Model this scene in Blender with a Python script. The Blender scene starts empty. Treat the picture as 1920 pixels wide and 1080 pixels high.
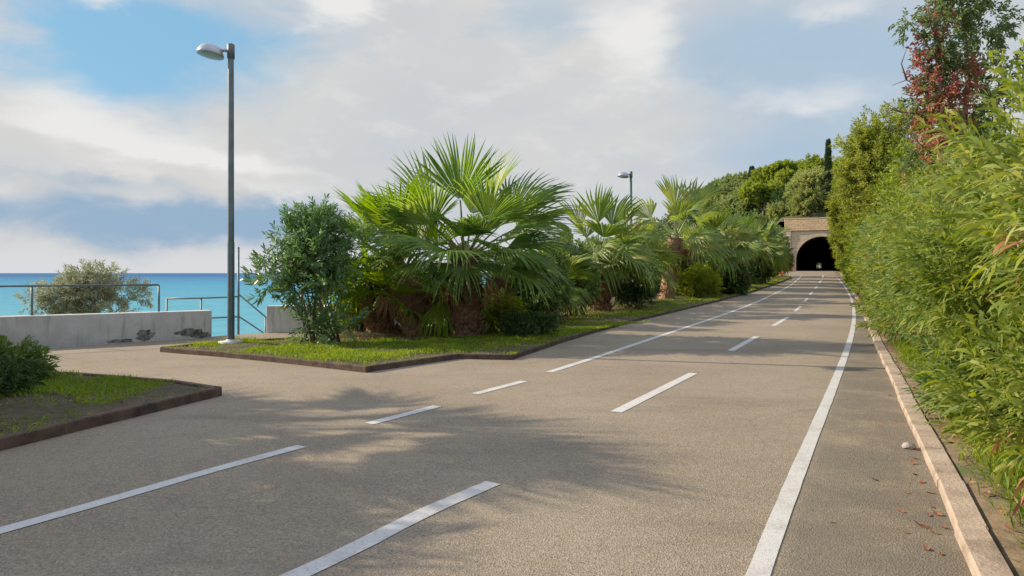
import bpy, math, random
import numpy as np
from mathutils import Vector, Matrix

# ------------------------------------------------------------------ camera, sky, sun, exposure
S = bpy.context.scene
COL = S.collection
F, CX, HY, EYE = 1260.0, 960.0, 512.0, 1.6          # focal length in px of the 1920 px photo, eye height in m
cam_d = bpy.data.cameras.new('camera'); cam = bpy.data.objects.new('camera', cam_d); COL.objects.link(cam)
cam.location = (0, 0, EYE); cam.rotation_euler = (math.pi / 2, 0, 0)
cam_d.sensor_width = 36; cam_d.lens = 36 * F / 1920; cam_d.shift_y = -28 / 1920
cam_d.clip_start = 0.05; cam_d.clip_end = 90000
S.camera = cam
S.render.resolution_x, S.render.resolution_y = 1024, 576
S.view_settings.view_transform = 'Standard'; S.view_settings.look = 'None'
S.view_settings.exposure = 0.6; S.view_settings.gamma = 1
S.cycles.max_bounces = 6; S.cycles.transparent_max_bounces = 6

SUN_EL = 27.0
SUN_AZ = math.atan2(-0.96, 0.26)                     # direction to the sun in plan (x = sin, y = cos)
sd = Vector((math.sin(SUN_AZ) * math.cos(math.radians(SUN_EL)), math.cos(SUN_AZ) * math.cos(math.radians(SUN_EL)), math.sin(math.radians(SUN_EL))))
sun_d = bpy.data.lights.new('sun', 'SUN'); sun = bpy.data.objects.new('sun', sun_d); COL.objects.link(sun)
sun_d.energy = 5.0; sun_d.angle = math.radians(0.5); sun_d.color = (1.0, 0.84, 0.62)
sun.rotation_euler = sd.to_track_quat('Z', 'Y').to_euler(); sun.location = (-30, 10, 30)


class NT:
    """small helper for node trees"""
    def __init__(s, tree): s.t = tree; s.n = tree.nodes; s.l = tree.links
    def new(s, typ, **kw):
        n = s.n.new(typ)
        for k, v in kw.items(): setattr(n, k, v)
        return n
    def put(s, sock, v):
        if v is None: return
        if isinstance(v, bpy.types.NodeSocket): s.l.new(v, sock)
        else: sock.default_value = v
    def m(s, op, a, b=None, c=None, clamp=False):
        n = s.new('ShaderNodeMath', operation=op); n.use_clamp = clamp
        s.put(n.inputs[0], a); s.put(n.inputs[1], b); s.put(n.inputs[2], c)
        return n.outputs[0]
    def mix(s, f, a, b):
        n = s.new('ShaderNodeMix', data_type='RGBA')
        s.put(n.inputs['Factor'], f)
        s.put(n.inputs[6], a if isinstance(a, bpy.types.NodeSocket) else (*a[:3], 1))
        s.put(n.inputs[7], b if isinstance(b, bpy.types.NodeSocket) else (*b[:3], 1))
        return n.outputs[2]
    def noise(s, vec, scale, detail=4, rough=0.55, dist=0.0):
        n = s.new('ShaderNodeTexNoise'); s.put(n.inputs['Vector'], vec)
        n.inputs['Scale'].default_value = scale; n.inputs['Detail'].default_value = detail
        n.inputs['Roughness'].default_value = rough; n.inputs['Distortion'].default_value = dist
        return n.outputs['Fac']
    def ramp(s, f, a, b, smooth=True):
        n = s.new('ShaderNodeMapRange'); n.interpolation_type = 'SMOOTHSTEP' if smooth else 'LINEAR'
        s.put(n.inputs[0], f); s.put(n.inputs[1], a); s.put(n.inputs[2], b)
        return n.outputs[0]


def px_dir(x, y):
    az = math.atan2(x - CX, F); el = math.atan2((HY - y) * math.cos(az), F)
    return az, el


w = bpy.data.worlds.new('World'); S.world = w; w.use_nodes = True
T = NT(w.node_tree); T.n.clear()
out = T.new('ShaderNodeOutputWorld'); bg = T.new('ShaderNodeBackground'); T.l.new(bg.outputs[0], out.inputs[0])
SKY = 0.10; bg.inputs['Strength'].default_value = SKY
sky = T.new('ShaderNodeTexSky', sky_type='NISHITA'); sky.sun_disc = False
sky.sun_elevation = math.radians(SUN_EL); sky.sun_rotation = SUN_AZ % (2 * math.pi); sky.air_density = 1.0; sky.dust_density = 0.6
tc = T.new('ShaderNodeTexCoord'); sep = T.new('ShaderNodeSeparateXYZ'); T.l.new(tc.outputs['Generated'], sep.inputs[0])
dx, dy, dz = sep.outputs
az0 = T.m('ARCTAN2', dx, dy); el0 = T.m('ARCSINE', dz)
comb = T.new('ShaderNodeCombineXYZ'); T.l.new(T.m('MULTIPLY', az0, 1.0), comb.inputs[0]); T.l.new(T.m('MULTIPLY', el0, 2.2), comb.inputs[1])
wv = comb.outputs[0]
n1 = T.noise(wv, 3.2, 7, 0.55, 0.3); n2 = T.noise(wv, 9.0, 7, 0.6, 0.4); n3 = T.noise(wv, 2.0, 3, 0.5)
mp = T.new('ShaderNodeMapping'); mp.inputs['Location'].default_value = (7.3, 2.1, 4.0); T.l.new(wv, mp.inputs[0])
n4 = T.noise(mp.outputs[0], 3.5, 7, 0.55, 0.3); n5 = T.noise(mp.outputs[0], 11.0, 6, 0.6, 0.2)
# warped direction
az = T.m('ADD', az0, T.m('ADD', T.m('MULTIPLY', T.m('SUBTRACT', n1, 0.5), 0.22), T.m('MULTIPLY', T.m('SUBTRACT', n2, 0.5), 0.07)))
el = T.m('ADD', el0, T.m('ADD', T.m('MULTIPLY', T.m('SUBTRACT', n4, 0.5), 0.10), T.m('MULTIPLY', T.m('SUBTRACT', n5, 0.5), 0.035)))


def blob(x, y, rx, ry, wgt=1.0, tilt=0.0):
    a, e = px_dir(x, y); ra, re = rx / F, ry / F
    p = T.m('SUBTRACT', az, a); q = T.m('SUBTRACT', el, e)
    if tilt: q = T.m('SUBTRACT', q, T.m('MULTIPLY', p, tilt))
    r2 = T.m('ADD', T.m('POWER', T.m('ABSOLUTE', T.m('DIVIDE', p, ra)), 2.0), T.m('POWER', T.m('ABSOLUTE', T.m('DIVIDE', q, re)), 2.0))
    return T.m('MULTIPLY', T.m('EXPONENT', T.m('MULTIPLY', r2, -1.0)), wgt)


def total(bl):
    r = bl[0]
    for b in bl[1:]: r = T.m('ADD', r, b)
    return r


def lin(r, g, b):
    f = lambda c: ((c / 255 + 0.055) / 1.055) ** 2.4 if c > 10 else c / 255 / 12.92
    k = 1.0 / (SKY * 2 ** S.view_settings.exposure)
    return (f(r) * k, f(g) * k, f(b) * k)


hole = total([blob(320, 95, 200, 95, 0.95), blob(140, 90, 140, 60, 0.6), blob(560, 50, 120, 60, 0.35)])
hole = T.m('ADD', hole, T.m('MULTIPLY', T.m('SUBTRACT', n2, 0.5), 0.9))
cover = T.m('SUBTRACT', 1.0, T.ramp(hole, 0.15, 1.0))
blue = total([blob(1440, 100, 220, 120, 0.95), blob(1010, 40, 110, 60, 0.7), blob(1500, 280, 260, 60, 0.65), blob(1700, 120, 130, 90, 0.6), blob(480, 30, 90, 60, 0.5), blob(900, -120, 700, 60, 0.4)])
blue = T.ramp(T.m('ADD', blue, T.m('MULTIPLY', T.m('SUBTRACT', n4, 0.5), 0.9)), 0.1, 1.0)
dark = total([blob(260, 405, 330, 42, 1.0, -0.04), blob(540, 400, 120, 34, 0.6), blob(190, 330, 140, 18, 0.55), blob(640, 455, 260, 22, 0.35), blob(1380, 130, 130, 50, 0.35)])
dark = T.ramp(T.m('ADD', dark, T.m('MULTIPLY', T.m('SUBTRACT', n2, 0.5), 0.8)), 0.2, 1.0)
white = total([blob(255, 245, 150, 42, 0.95, -0.15), blob(420, 300, 230, 14, 0.75, -0.18), blob(150, 170, 60, 30, 0.5), blob(655, 15, 65, 40, 1.2), blob(1170, 70, 95, 95, 1.0),
               blob(1590, 15, 70, 26, 0.6), blob(175, 10, 50, 20, 0.7), blob(1480, 190, 170, 34, 0.6), blob(560, 370, 110, 16, 0.55, -0.2), blob(800, -160, 500, 70, 0.5)])
white = T.ramp(T.m('ADD', white, T.m('MULTIPLY', T.m('SUBTRACT', n5, 0.5), 0.75)), 0.15, 1.0)
hor = T.m('MULTIPLY', T.m('SUBTRACT', 1.0, T.ramp(T.m('ABSOLUTE', el), 0.012, 0.055)), 0.9)
skyc = T.mix(0.8, sky.outputs[0], lin(130, 186, 219))
cl_ = T.mix(T.ramp(n3, 0.35, 0.65), lin(201, 206, 212), lin(215, 214, 212))
cl_ = T.mix(T.m('MULTIPLY', T.ramp(n5, 0.48, 0.75), 0.55), cl_, lin(228, 227, 225))
cl_ = T.mix(T.m('MULTIPLY', T.ramp(n2, 0.52, 0.78), 0.5), cl_, lin(190, 200, 212))
c = T.mix(cover, skyc, cl_)
c = T.mix(T.m('MULTIPLY', blue, T.m('MULTIPLY', cover, 0.85)), c, lin(166, 192, 215))
c = T.mix(T.m('MULTIPLY', dark, 0.95), c, lin(147, 176, 203))
c = T.mix(T.m('MULTIPLY', white, 0.95), c, lin(236, 235, 233))
c = T.mix(hor, c, lin(218, 220, 224))
# unseen sky overhead and behind the camera, brightened and blued as added shadow fill
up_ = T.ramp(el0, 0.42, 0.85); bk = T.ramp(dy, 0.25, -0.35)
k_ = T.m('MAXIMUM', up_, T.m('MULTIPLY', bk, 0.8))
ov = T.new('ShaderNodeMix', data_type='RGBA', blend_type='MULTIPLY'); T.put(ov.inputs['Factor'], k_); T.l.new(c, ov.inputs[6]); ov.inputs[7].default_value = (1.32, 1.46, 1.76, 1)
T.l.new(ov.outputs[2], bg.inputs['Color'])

# ------------------------------------------------------------------ place: ground profile and lines read off the photo as metres
rng = np.random.default_rng(11)
random.seed(5)
PY, PX, PHD = 86.0, 39.6, math.radians(24.5)         # the tunnel mouth: distance, x, heading of the road into it
HV = np.array([math.sin(PHD), math.cos(PHD)]); RV = np.array([math.cos(PHD), -math.sin(PHD)])


def zr(y):
    y = np.asarray(y, float)
    a = 1.85 * (np.clip(y - 20, 0, 66) / 66) ** 1.9
    return a + np.clip(y - PY, 0, None) * 0.009


def gp(x, y, dz=0.0):
    lo, hi = 0.3, 400.0
    for _ in range(60):
        md = (lo + hi) / 2
        if (EYE - float(zr(md)) - dz) * F / md > y - HY: lo = md
        else: hi = md
    return np.array([(x - CX) * lo / F, lo])


def gline(pts): return np.array([gp(*p) for p in pts])


KRp = gline([(1770, 947), (1744, 885), (1711, 808), (1689, 758), (1661, 694), (1642, 652), (1625, 608), (1611, 574), (1596, 542), (1582, 521), (1576, 514)])
KLp = gline([(960, 675), (1050, 644), (1200, 601), (1300, 577), (1400, 551), (1455, 533), (1488, 520)])


def ext(P, Y):
    Y = np.asarray(Y, float)
    r = np.interp(Y, P[:, 1], P[:, 0])
    s0 = (P[1, 0] - P[0, 0]) / (P[1, 1] - P[0, 1])
    r = np.where(Y < P[0, 1], P[0, 0] + (Y - P[0, 1]) * s0, r)
    return np.where(Y > P[-1, 1], P[-1, 0] + (Y - P[-1, 1]) * math.tan(PHD), r)


def kr(Y): return ext(KRp, Y)
def kl(Y): return ext(KLp, Y)


def shore(Y):
    Y = np.asarray(Y, float)
    a = -9.4 - (14.6 - Y) * 0.86
    b = kl(Y) - 8.6
    t = np.clip((Y - 17.5) / 3, 0, 1)
    return np.where(Y < 17.5, a, a * (1 - t) + b * t)


# ------------------------------------------------------------------ object helpers
def np_mesh(name, V, tris=None, quads=None, smooth=False):
    me = bpy.data.meshes.new(name)
    V = np.asarray(V, np.float32).reshape(-1, 3)
    tris = np.zeros((0, 3), np.int32) if tris is None else np.asarray(tris, np.int32).reshape(-1, 3)
    quads = np.zeros((0, 4), np.int32) if quads is None else np.asarray(quads, np.int32).reshape(-1, 4)
    me.vertices.add(len(V)); me.vertices.foreach_set('co', V.ravel())
    li = np.concatenate([tris.ravel(), quads.ravel()])
    me.loops.add(len(li)); me.loops.foreach_set('vertex_index', li)
    nt, nq = len(tris), len(quads)
    st = np.concatenate([np.arange(nt) * 3, nt * 3 + np.arange(nq) * 4]).astype(np.int32)
    me.polygons.add(nt + nq); me.polygons.foreach_set('loop_start', st)
    me.polygons.foreach_set('use_smooth', np.full(nt + nq, smooth))
    me.update(calc_edges=True); me.validate()
    return me


class MB:
    """collects shapes into one mesh"""
    def __init__(s): s.V = []; s.T = []; s.Q = []; s.n = 0
    def add(s, V, tris=(), quads=()):
        V = np.asarray(V, float).reshape(-1, 3)
        if len(tris): s.T.append(np.asarray(tris, int).reshape(-1, 3) + s.n)
        if len(quads): s.Q.append(np.asarray(quads, int).reshape(-1, 4) + s.n)
        s.V.append(V); s.n += len(V); return s
    def box(s, c, size, ax=(1, 0, 0), bevel=0.0):
        ax = np.array(ax, float); ax /= np.linalg.norm(ax); up = np.array((0, 0, 1.0)); ay = np.cross(up, ax)
        hx, hy, hz = [v / 2 for v in size]; b = min(bevel, hx * .9, hy * .9, hz * .9)
        if b <= 0:
            P = [(i, j, k) for k in (-hz, hz) for j in (-hy, hy) for i in (-hx, hx)]
            V = np.array([np.array(c) + ax * p[0] + ay * p[1] + up * p[2] for p in P])
            return s.add(V, quads=[(0, 2, 3, 1), (4, 5, 7, 6), (0, 1, 5, 4), (2, 6, 7, 3), (0, 4, 6, 2), (1, 3, 7, 5)])
        rings = [(-hz, b), (-hz + b, 0), (hz - b, 0), (hz, b)]
        V = []
        for z, q in rings:
            x, y = hx - q, hy - q
            bb = b if q == 0 else 0.0
            for p in [(-x + bb, -y), (x - bb, -y), (x, -y + bb), (x, y - bb), (x - bb, y), (-x + bb, y), (-x, y - bb), (-x, -y + bb)]:
                V.append(np.array(c) + ax * p[0] + ay * p[1] + up * z)
        Q = []
        for r in range(3):
            for i in range(8): Q.append((r * 8 + i, r * 8 + (i + 1) % 8, r * 8 + 8 + (i + 1) % 8, r * 8 + 8 + i))
        Q += [(0, 3, 2, 1), (0, 7, 4, 3), (7, 6, 5, 4)] + [(24, 25, 26, 27), (24, 27, 28, 31), (31, 28, 29, 30)]
        return s.add(V, quads=Q)
    def tube(s, pts, rad, n=8, cap=True):
        pts = np.array(pts, float); m = len(pts); rad = np.broadcast_to(np.array(rad, float), (m,))
        tan = np.gradient(pts, axis=0); tan /= np.linalg.norm(tan, axis=1)[:, None] + 1e-9
        ref = np.array((0, 0, 1.0)) if abs(tan[0, 2]) < 0.9 else np.array((1.0, 0, 0))
        V = []
        u = np.cross(tan[0], ref); u /= np.linalg.norm(u)
        for i in range(m):
            u = u - tan[i] * np.dot(u, tan[i]); u /= np.linalg.norm(u); v = np.cross(tan[i], u)
            for k in range(n):
                a = 2 * math.pi * k / n; V.append(pts[i] + (u * math.cos(a) + v * math.sin(a)) * rad[i])
        Q = [(i * n + k, i * n + (k + 1) % n, i * n + n + (k + 1) % n, i * n + n + k) for i in range(m - 1) for k in range(n)]
        Tt = []
        if cap:
            V += [pts[0], pts[-1]]; a, b = m * n, m * n + 1
            Tt = [(a, (k + 1) % n, k) for k in range(n)] + [(b, (m - 1) * n + k, (m - 1) * n + (k + 1) % n) for k in range(n)]
        return s.add(V, Tt, Q)
    def lathe(s, prof, c=(0, 0, 0), n=20, sx=1.0, sy=1.0, rot=None):
        V = [];
        for r, z in prof:
            for k in range(n):
                a = 2 * math.pi * k / n; p = np.array((r * math.cos(a) * sx, r * math.sin(a) * sy, z))
                if rot is not None: p = rot @ p
                V.append(np.array(c) + p)
        m = len(prof)
        return s.add(V, quads=[(i * n + k, i * n + (k + 1) % n, i * n + n + (k + 1) % n, i * n + n + k) for i in range(m - 1) for k in range(n)])
    def mesh(s, name, smooth=False):
        V = np.concatenate(s.V)
        return np_mesh(name, V, np.concatenate(s.T) if s.T else None, np.concatenate(s.Q) if s.Q else None, smooth)
    def build(s, name, mat, parent=None, smooth=False): return link(name, s.mesh(name, smooth), mat, parent)


def link(name, me, mat=None, parent=None):
    o = bpy.data.objects.new(name, me); COL.objects.link(o)
    if mat is not None:
        for x in (mat if isinstance(mat, (list, tuple)) else [mat]):
            if len(me.materials) < (len(mat) if isinstance(mat, (list, tuple)) else 1): me.materials.append(x)
    if parent: o.parent = parent
    return o


def tag(o, label, cat, group=None):
    o['label'] = label; o['category'] = cat
    if group: o['group'] = group
    return o


def struct(o, kind='structure'): o['kind'] = kind; return o


def thing(name, label, cat, loc=(0, 0, 0), group=None, rz=0.0):
    o = bpy.data.objects.new(name, None); COL.objects.link(o)
    o.location = loc; o.rotation_euler = (0, 0, rz); o.empty_display_size = 0.2
    return tag(o, label, cat, group)


# ------------------------------------------------------------------ materials
def mat(name):
    m = bpy.data.materials.new(name); m.use_nodes = True; t = NT(m.node_tree)
    b = m.node_tree.nodes['Principled BSDF']
    return m, t, b


def objco(t): return t.new('ShaderNodeTexCoord').outputs['Object']
def bump(t, b, h, strength, dist=0.02):
    n = t.new('ShaderNodeBump'); n.inputs['Strength'].default_value = strength; n.inputs['Distance'].default_value = dist
    t.l.new(h, n.inputs['Height']); t.l.new(n.outputs[0], b.inputs['Normal'])


def noisy(name, c1, c2, scale=3.0, rough=0.85, bstr=0.3, bscale=20, c3=None, spec=0.3, bdist=0.02, metal=0.0):
    m, t, b = mat(name); co = objco(t)
    f = t.ramp(t.noise(co, scale, 6, 0.6), 0.3, 0.7)
    c = t.mix(f, c1, c2)
    if c3: c = t.mix(t.ramp(t.noise(co, scale * 0.37, 5, 0.65), 0.52, 0.68), c, c3)
    t.l.new(c, b.inputs['Base Color']); b.inputs['Roughness'].default_value = rough; b.inputs['Specular IOR Level'].default_value = spec
    b.inputs['Metallic'].default_value = metal
    if bstr: bump(t, b, t.noise(co, bscale, 4, 0.6), bstr, bdist)
    return m


def asphalt():
    m, t, b = mat('asphalt'); co = objco(t)
    big = t.noise(co, 0.35, 5, 0.6); mid = t.noise(co, 2.2, 5, 0.65)
    vo = t.new('ShaderNodeTexVoronoi'); t.l.new(co, vo.inputs['Vector']); vo.inputs['Scale'].default_value = 95
    vs = t.new('ShaderNodeSeparateColor'); t.l.new(vo.outputs['Color'], vs.inputs[0])
    c = t.mix(t.ramp(big, 0.35, 0.65), (0.228, 0.186, 0.135), (0.278, 0.230, 0.168))
    c = t.mix(t.m('MULTIPLY', t.ramp(mid, 0.5, 0.72), 0.45), c, (0.15, 0.128, 0.108))
    c = t.mix(t.m('MULTIPLY', t.ramp(vs.outputs[0], 0.62, 0.95), 0.5), c, (0.40, 0.35, 0.29))       # pale aggregate
    c = t.mix(t.m('MULTIPLY', t.ramp(vs.outputs[1], 0.66, 0.95), 0.5), c, (0.075, 0.068, 0.064))    # dark binder and stones
    sp = t.noise(co, 28, 3, 0.7)
    c = t.mix(t.m('MULTIPLY', t.ramp(sp, 0.5, 0.75), 0.35), c, (0.125, 0.10, 0.088))
    # old oil and water stains, drawn out along the way people ride
    mp_ = t.new('ShaderNodeMapping'); mp_.inputs['Rotation'].default_value = (0, 0, math.radians(58)); mp_.inputs['Scale'].default_value = (0.35, 1.6, 1); t.l.new(co, mp_.inputs[0])
    c = t.mix(t.m('MULTIPLY', t.ramp(t.noise(mp_.outputs[0], 0.8, 6, 0.65), 0.52, 0.72), 0.35), c, (0.135, 0.112, 0.088))
    c = t.mix(t.m('MULTIPLY', t.ramp(t.noise(co, 1.1, 7, 0.7), 0.56, 0.68), 0.30), c, (0.30, 0.262, 0.205))
    # hairline cracks
    cw = t.new('ShaderNodeTexVoronoi', feature='DISTANCE_TO_EDGE'); cw.inputs['Scale'].default_value = 0.42
    nw = t.new('ShaderNodeTexNoise'); nw.inputs['Scale'].default_value = 2.4; nw.inputs['Detail'].default_value = 6; t.l.new(co, nw.inputs['Vector'])
    mx = t.new('ShaderNodeMix', data_type='VECTOR'); mx.inputs['Factor'].default_value = 0.22
    t.l.new(co, mx.inputs[4]); t.l.new(nw.outputs['Color'], mx.inputs[5]); t.l.new(mx.outputs[1], cw.inputs['Vector'])
    crack = t.m('MULTIPLY', t.m('SUBTRACT', 1.0, t.ramp(cw.outputs['Distance'], 0.0, 0.006)), t.ramp(t.noise(co, 0.5, 2), 0.48, 0.62))
    c = t.mix(t.m('MULTIPLY', crack, 0.22), c, (0.05, 0.045, 0.04))
    # shoulder strip along the right kerb: never resurfaced, darker and greyer
    at = t.new('ShaderNodeAttribute', attribute_name='shoulder')
    sh = t.m('MULTIPLY', at.outputs['Fac'], t.ramp(t.noise(co, 1.3, 5, 0.65), 0.25, 0.6))
    c = t.mix(t.m('MULTIPLY', sh, 0.6), c, (0.115, 0.103, 0.085))
    t.l.new(c, b.inputs['Base Color']); b.inputs['Roughness'].default_value = 0.86; b.inputs['Specular IOR Level'].default_value = 0.25
    bump(t, b, t.m('ADD', t.noise(co, 90, 3, 0.7), t.m('MULTIPLY', vo.outputs['Distance'], 0.8)), 0.55, 0.012)
    return m


def paint():
    m, t, b = mat('road_paint'); co = objco(t)
    wear = t.m('ADD', t.ramp(t.noise(co, 34, 5, 0.75), 0.50, 0.72), t.m('MULTIPLY', t.ramp(t.noise(co, 3.0, 5, 0.7), 0.46, 0.75), 0.55))
    c = t.mix(t.m('MINIMUM', t.m('MULTIPLY', wear, 0.7), 0.85), t.mix(t.noise(co, 1.7, 4), (0.42, 0.42, 0.415), (0.52, 0.515, 0.505)), (0.24, 0.205, 0.165))
    t.l.new(c, b.inputs['Base Color']); b.inputs['Roughness'].default_value = 0.7
    bump(t, b, t.noise(co, 90, 3, 0.7), 0.4, 0.01)
    return m


def leafmat(name, cols, trans=0.35, rough=0.45, spec=0.4, obj_rand=False, tint=None, nscale=0.9):
    """cols: dark to light leaf colours, one picked per leaf"""
    m, t, b = mat(name)
    g = t.new('ShaderNodeNewGeometry'); r = g.outputs['Random Per Island']
    if obj_rand:
        oi = t.new('ShaderNodeObjectInfo'); r = t.m('ADD', t.m('MULTIPLY', r, 0.35), t.m('MULTIPLY', oi.outputs['Random'], 0.65))
    co = objco(t); r = t.m('ADD', t.m('MULTIPLY', r, 0.6), t.m('MULTIPLY', t.ramp(t.noise(co, nscale, 3, 0.6), 0.3, 0.7), 0.4))
    cr = t.new('ShaderNodeValToRGB'); e = cr.color_ramp.elements
    while len(e) < len(cols): e.new(0.5)
    for i, cc in enumerate(cols): e[i].position = i / (len(cols) - 1); e[i].color = (*[min(0.6, v * 1.35) for v in cc], 1)
    t.l.new(r, cr.inputs[0]); c = cr.outputs[0]
    t.l.new(c, b.inputs['Base Color']); b.inputs['Roughness'].default_value = rough; b.inputs['Specular IOR Level'].default_value = spec
    tr = t.new('ShaderNodeBsdfTranslucent')
    hs = t.new('ShaderNodeHueSaturation'); hs.inputs['Value'].default_value = 1.7; hs.inputs['Saturation'].default_value = 1.15; hs.inputs['Hue'].default_value = 0.485
    t.l.new(c, hs.inputs['Color']); t.l.new(hs.outputs[0], tr.inputs['Color'])
    ms = t.new('ShaderNodeMixShader'); ms.inputs[0].default_value = trans
    t.l.new(b.outputs[0], ms.inputs[1]); t.l.new(tr.outputs[0], ms.inputs[2])
    t.l.new(ms.outputs[0], t.n['Material Output'].inputs[0])
    return m


M = {}
M['asphalt'] = asphalt(); M['paint'] = paint()
M['bark'] = noisy('bark', (0.10, 0.075, 0.055), (0.19, 0.15, 0.115), 8, 0.95, 0.8, 30)
M['stem'] = noisy('stem', (0.12, 0.10, 0.06), (0.20, 0.17, 0.11), 10, 0.9, 0.5, 40)
M['palm_bark'] = noisy('palm_bark', (0.10, 0.055, 0.034), (0.26, 0.15, 0.085), 14, 0.95, 0.9, 40, c3=(0.05, 0.032, 0.024))
M['palm_bark_pale'] = noisy('palm_bark_pale', (0.16, 0.10, 0.06), (0.34, 0.21, 0.12), 14, 0.95, 0.9, 40)
M['soil'] = noisy('soil', (0.070, 0.055, 0.036), (0.125, 0.10, 0.062), 7, 0.95, 1.0, 40, c3=(0.06, 0.075, 0.028), bdist=0.04)
M['kerb_brown'] = noisy('kerb_brown', (0.060, 0.040, 0.032), (0.125, 0.085, 0.062), 5, 0.9, 0.5, 40, c3=(0.035, 0.028, 0.025))
M['kerb_pale'] = noisy('kerb_pale', (0.29, 0.225, 0.18), (0.41, 0.335, 0.275), 4, 0.9, 0.5, 40, c3=(0.20, 0.155, 0.12))
M['concrete'] = noisy('concrete', (0.44, 0.43, 0.42), (0.56, 0.55, 0.54), 2.2, 0.9, 0.4, 30, c3=(0.33, 0.32, 0.31))
def streaky(name):
    m, t, b = mat(name); co = objco(t)
    mp_ = t.new('ShaderNodeMapping'); mp_.inputs['Scale'].default_value = (7, 7, 0.7); t.l.new(co, mp_.inputs[0])
    c = t.mix(t.ramp(t.noise(co, 2.2, 6, 0.6), 0.3, 0.7), (0.46, 0.45, 0.43), (0.57, 0.56, 0.54))
    c = t.mix(t.m('MULTIPLY', t.ramp(t.noise(mp_.outputs[0], 1.0, 5, 0.65), 0.5, 0.72), 0.65), c, (0.26, 0.25, 0.235))
    c = t.mix(t.m('MULTIPLY', t.ramp(t.noise(co, 5, 6, 0.7), 0.58, 0.7), 0.5), c, (0.33, 0.31, 0.27))
    t.l.new(c, b.inputs['Base Color']); b.inputs['Roughness'].default_value = 0.92; bump(t, b, t.noise(co, 30, 5, 0.65), 0.5, 0.02)
    return m


M['concrete'] = streaky('weathered_concrete')
M['stain'] = noisy('stain', (0.05, 0.05, 0.052), (0.10, 0.098, 0.095), 6, 0.95, 0.3, 30)
M['steel'] = noisy('steel', (0.085, 0.12, 0.135), (0.13, 0.17, 0.19), 3, 0.42, 0.05, 60, metal=0.35, spec=0.5)
M['steel_dark'] = noisy('steel_dark', (0.07, 0.08, 0.09), (0.11, 0.12, 0.135), 3, 0.5, 0.05, 60, spec=0.5)
M['rail'] = noisy('rail', (0.10, 0.13, 0.145), (0.17, 0.20, 0.21), 5, 0.5, 0.1, 60, metal=0.3)
M['aluminium'] = noisy('aluminium', (0.30, 0.33, 0.36), (0.40, 0.43, 0.45), 6, 0.35, 0.03, 60, metal=0.5, spec=0.5)
M['glass'] = noisy('lamp_glass', (0.34, 0.33, 0.29), (0.42, 0.41, 0.36), 10, 0.25, 0.0, spec=0.5)
M['hill'] = noisy('hill_soil', (0.05, 0.06, 0.025), (0.11, 0.11, 0.05), 0.25, 0.95, 0.6, 2, c3=(0.17, 0.145, 0.10), bdist=0.3)
M['ground'] = noisy('ground_soil', (0.10, 0.075, 0.05), (0.20, 0.15, 0.10), 5.0, 0.95, 1.0, 30, c3=(0.07, 0.085, 0.035))
M['rock'] = noisy('stone', (0.30, 0.28, 0.25), (0.42, 0.39, 0.35), 9, 0.9, 0.6, 40)
M['dryleaf'] = leafmat('dry_leaf', [(0.12, 0.05, 0.03), (0.22, 0.10, 0.06), (0.30, 0.2, 0.11)], 0.2, 0.7, 0.2)
M['frond'] = leafmat('palm_frond', [(0.038, 0.080, 0.020), (0.075, 0.142, 0.030), (0.130, 0.200, 0.044), (0.21, 0.235, 0.07)], 0.46, 0.42, 0.45, True)
M['frond_lime'] = leafmat('palm_frond_lime', [(0.060, 0.120, 0.014), (0.105, 0.180, 0.018), (0.165, 0.230, 0.030)], 0.45, 0.45, 0.4, True)
M['frond_far'] = leafmat('palm_frond_far', [(0.045, 0.085, 0.022), (0.085, 0.138, 0.028), (0.145, 0.190, 0.045), (0.24, 0.235, 0.09)], 0.42, 0.45, 0.4, True)
M['frond_dry'] = leafmat('palm_frond_dry', [(0.085, 0.048, 0.028), (0.16, 0.085, 0.045), (0.26, 0.165, 0.09)], 0.2, 0.8, 0.15, True)
M['petiole'] = noisy('petiole', (0.16, 0.19, 0.06), (0.26, 0.27, 0.10), 6, 0.5, 0.1, 40)
M['petiole_dry'] = noisy('petiole_dry', (0.20, 0.11, 0.06), (0.33, 0.20, 0.11), 6, 0.8, 0.3, 40)
M['oleander'] = leafmat('oleander_leaf', [(0.045, 0.095, 0.032), (0.088, 0.160, 0.055), (0.165, 0.240, 0.105)], 0.28, 0.38, 0.5)
M['hedge'] = leafmat('hedge_leaf', [(0.034, 0.070, 0.014), (0.085, 0.130, 0.022), (0.135, 0.175, 0.034), (0.19, 0.215, 0.05), (0.27, 0.285, 0.11)], 0.38, 0.5, 0.25, nscale=0.7)
M['hedge_deep'] = leafmat('hedge_deep_leaf', [(0.030, 0.066, 0.018), (0.065, 0.120, 0.030), (0.11, 0.165, 0.045), (0.17, 0.215, 0.07), (0.25, 0.28, 0.14)], 0.34, 0.5, 0.25, nscale=0.7)
M['hedge_mid'] = leafmat('hedge_mid_leaf', [(0.065, 0.105, 0.016), (0.130, 0.180, 0.024), (0.22, 0.25, 0.05)], 0.36, 0.5, 0.35)
M['dark'] = leafmat('dark_shrub_leaf', [(0.024, 0.048, 0.016), (0.045, 0.078, 0.024), (0.08, 0.115, 0.038)], 0.2, 0.5, 0.3)
M['green'] = leafmat('green_shrub_leaf', [(0.045, 0.080, 0.020), (0.080, 0.128, 0.030), (0.14, 0.19, 0.055)], 0.3, 0.5, 0.35)
M['yellow'] = leafmat('yellow_shrub_leaf', [(0.085, 0.125, 0.014), (0.15, 0.19, 0.02), (0.235, 0.255, 0.045)], 0.4, 0.5, 0.3)
M['silver'] = leafmat('silver_shrub_leaf', [(0.11, 0.13, 0.075), (0.19, 0.20, 0.13), (0.32, 0.32, 0.24)], 0.3, 0.55, 0.3)
M['pine'] = leafmat('pine_needles', [(0.055, 0.085, 0.020), (0.15, 0.195, 0.034), (0.27, 0.31, 0.06)], 0.42, 0.6, 0.25, nscale=0.3)
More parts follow.
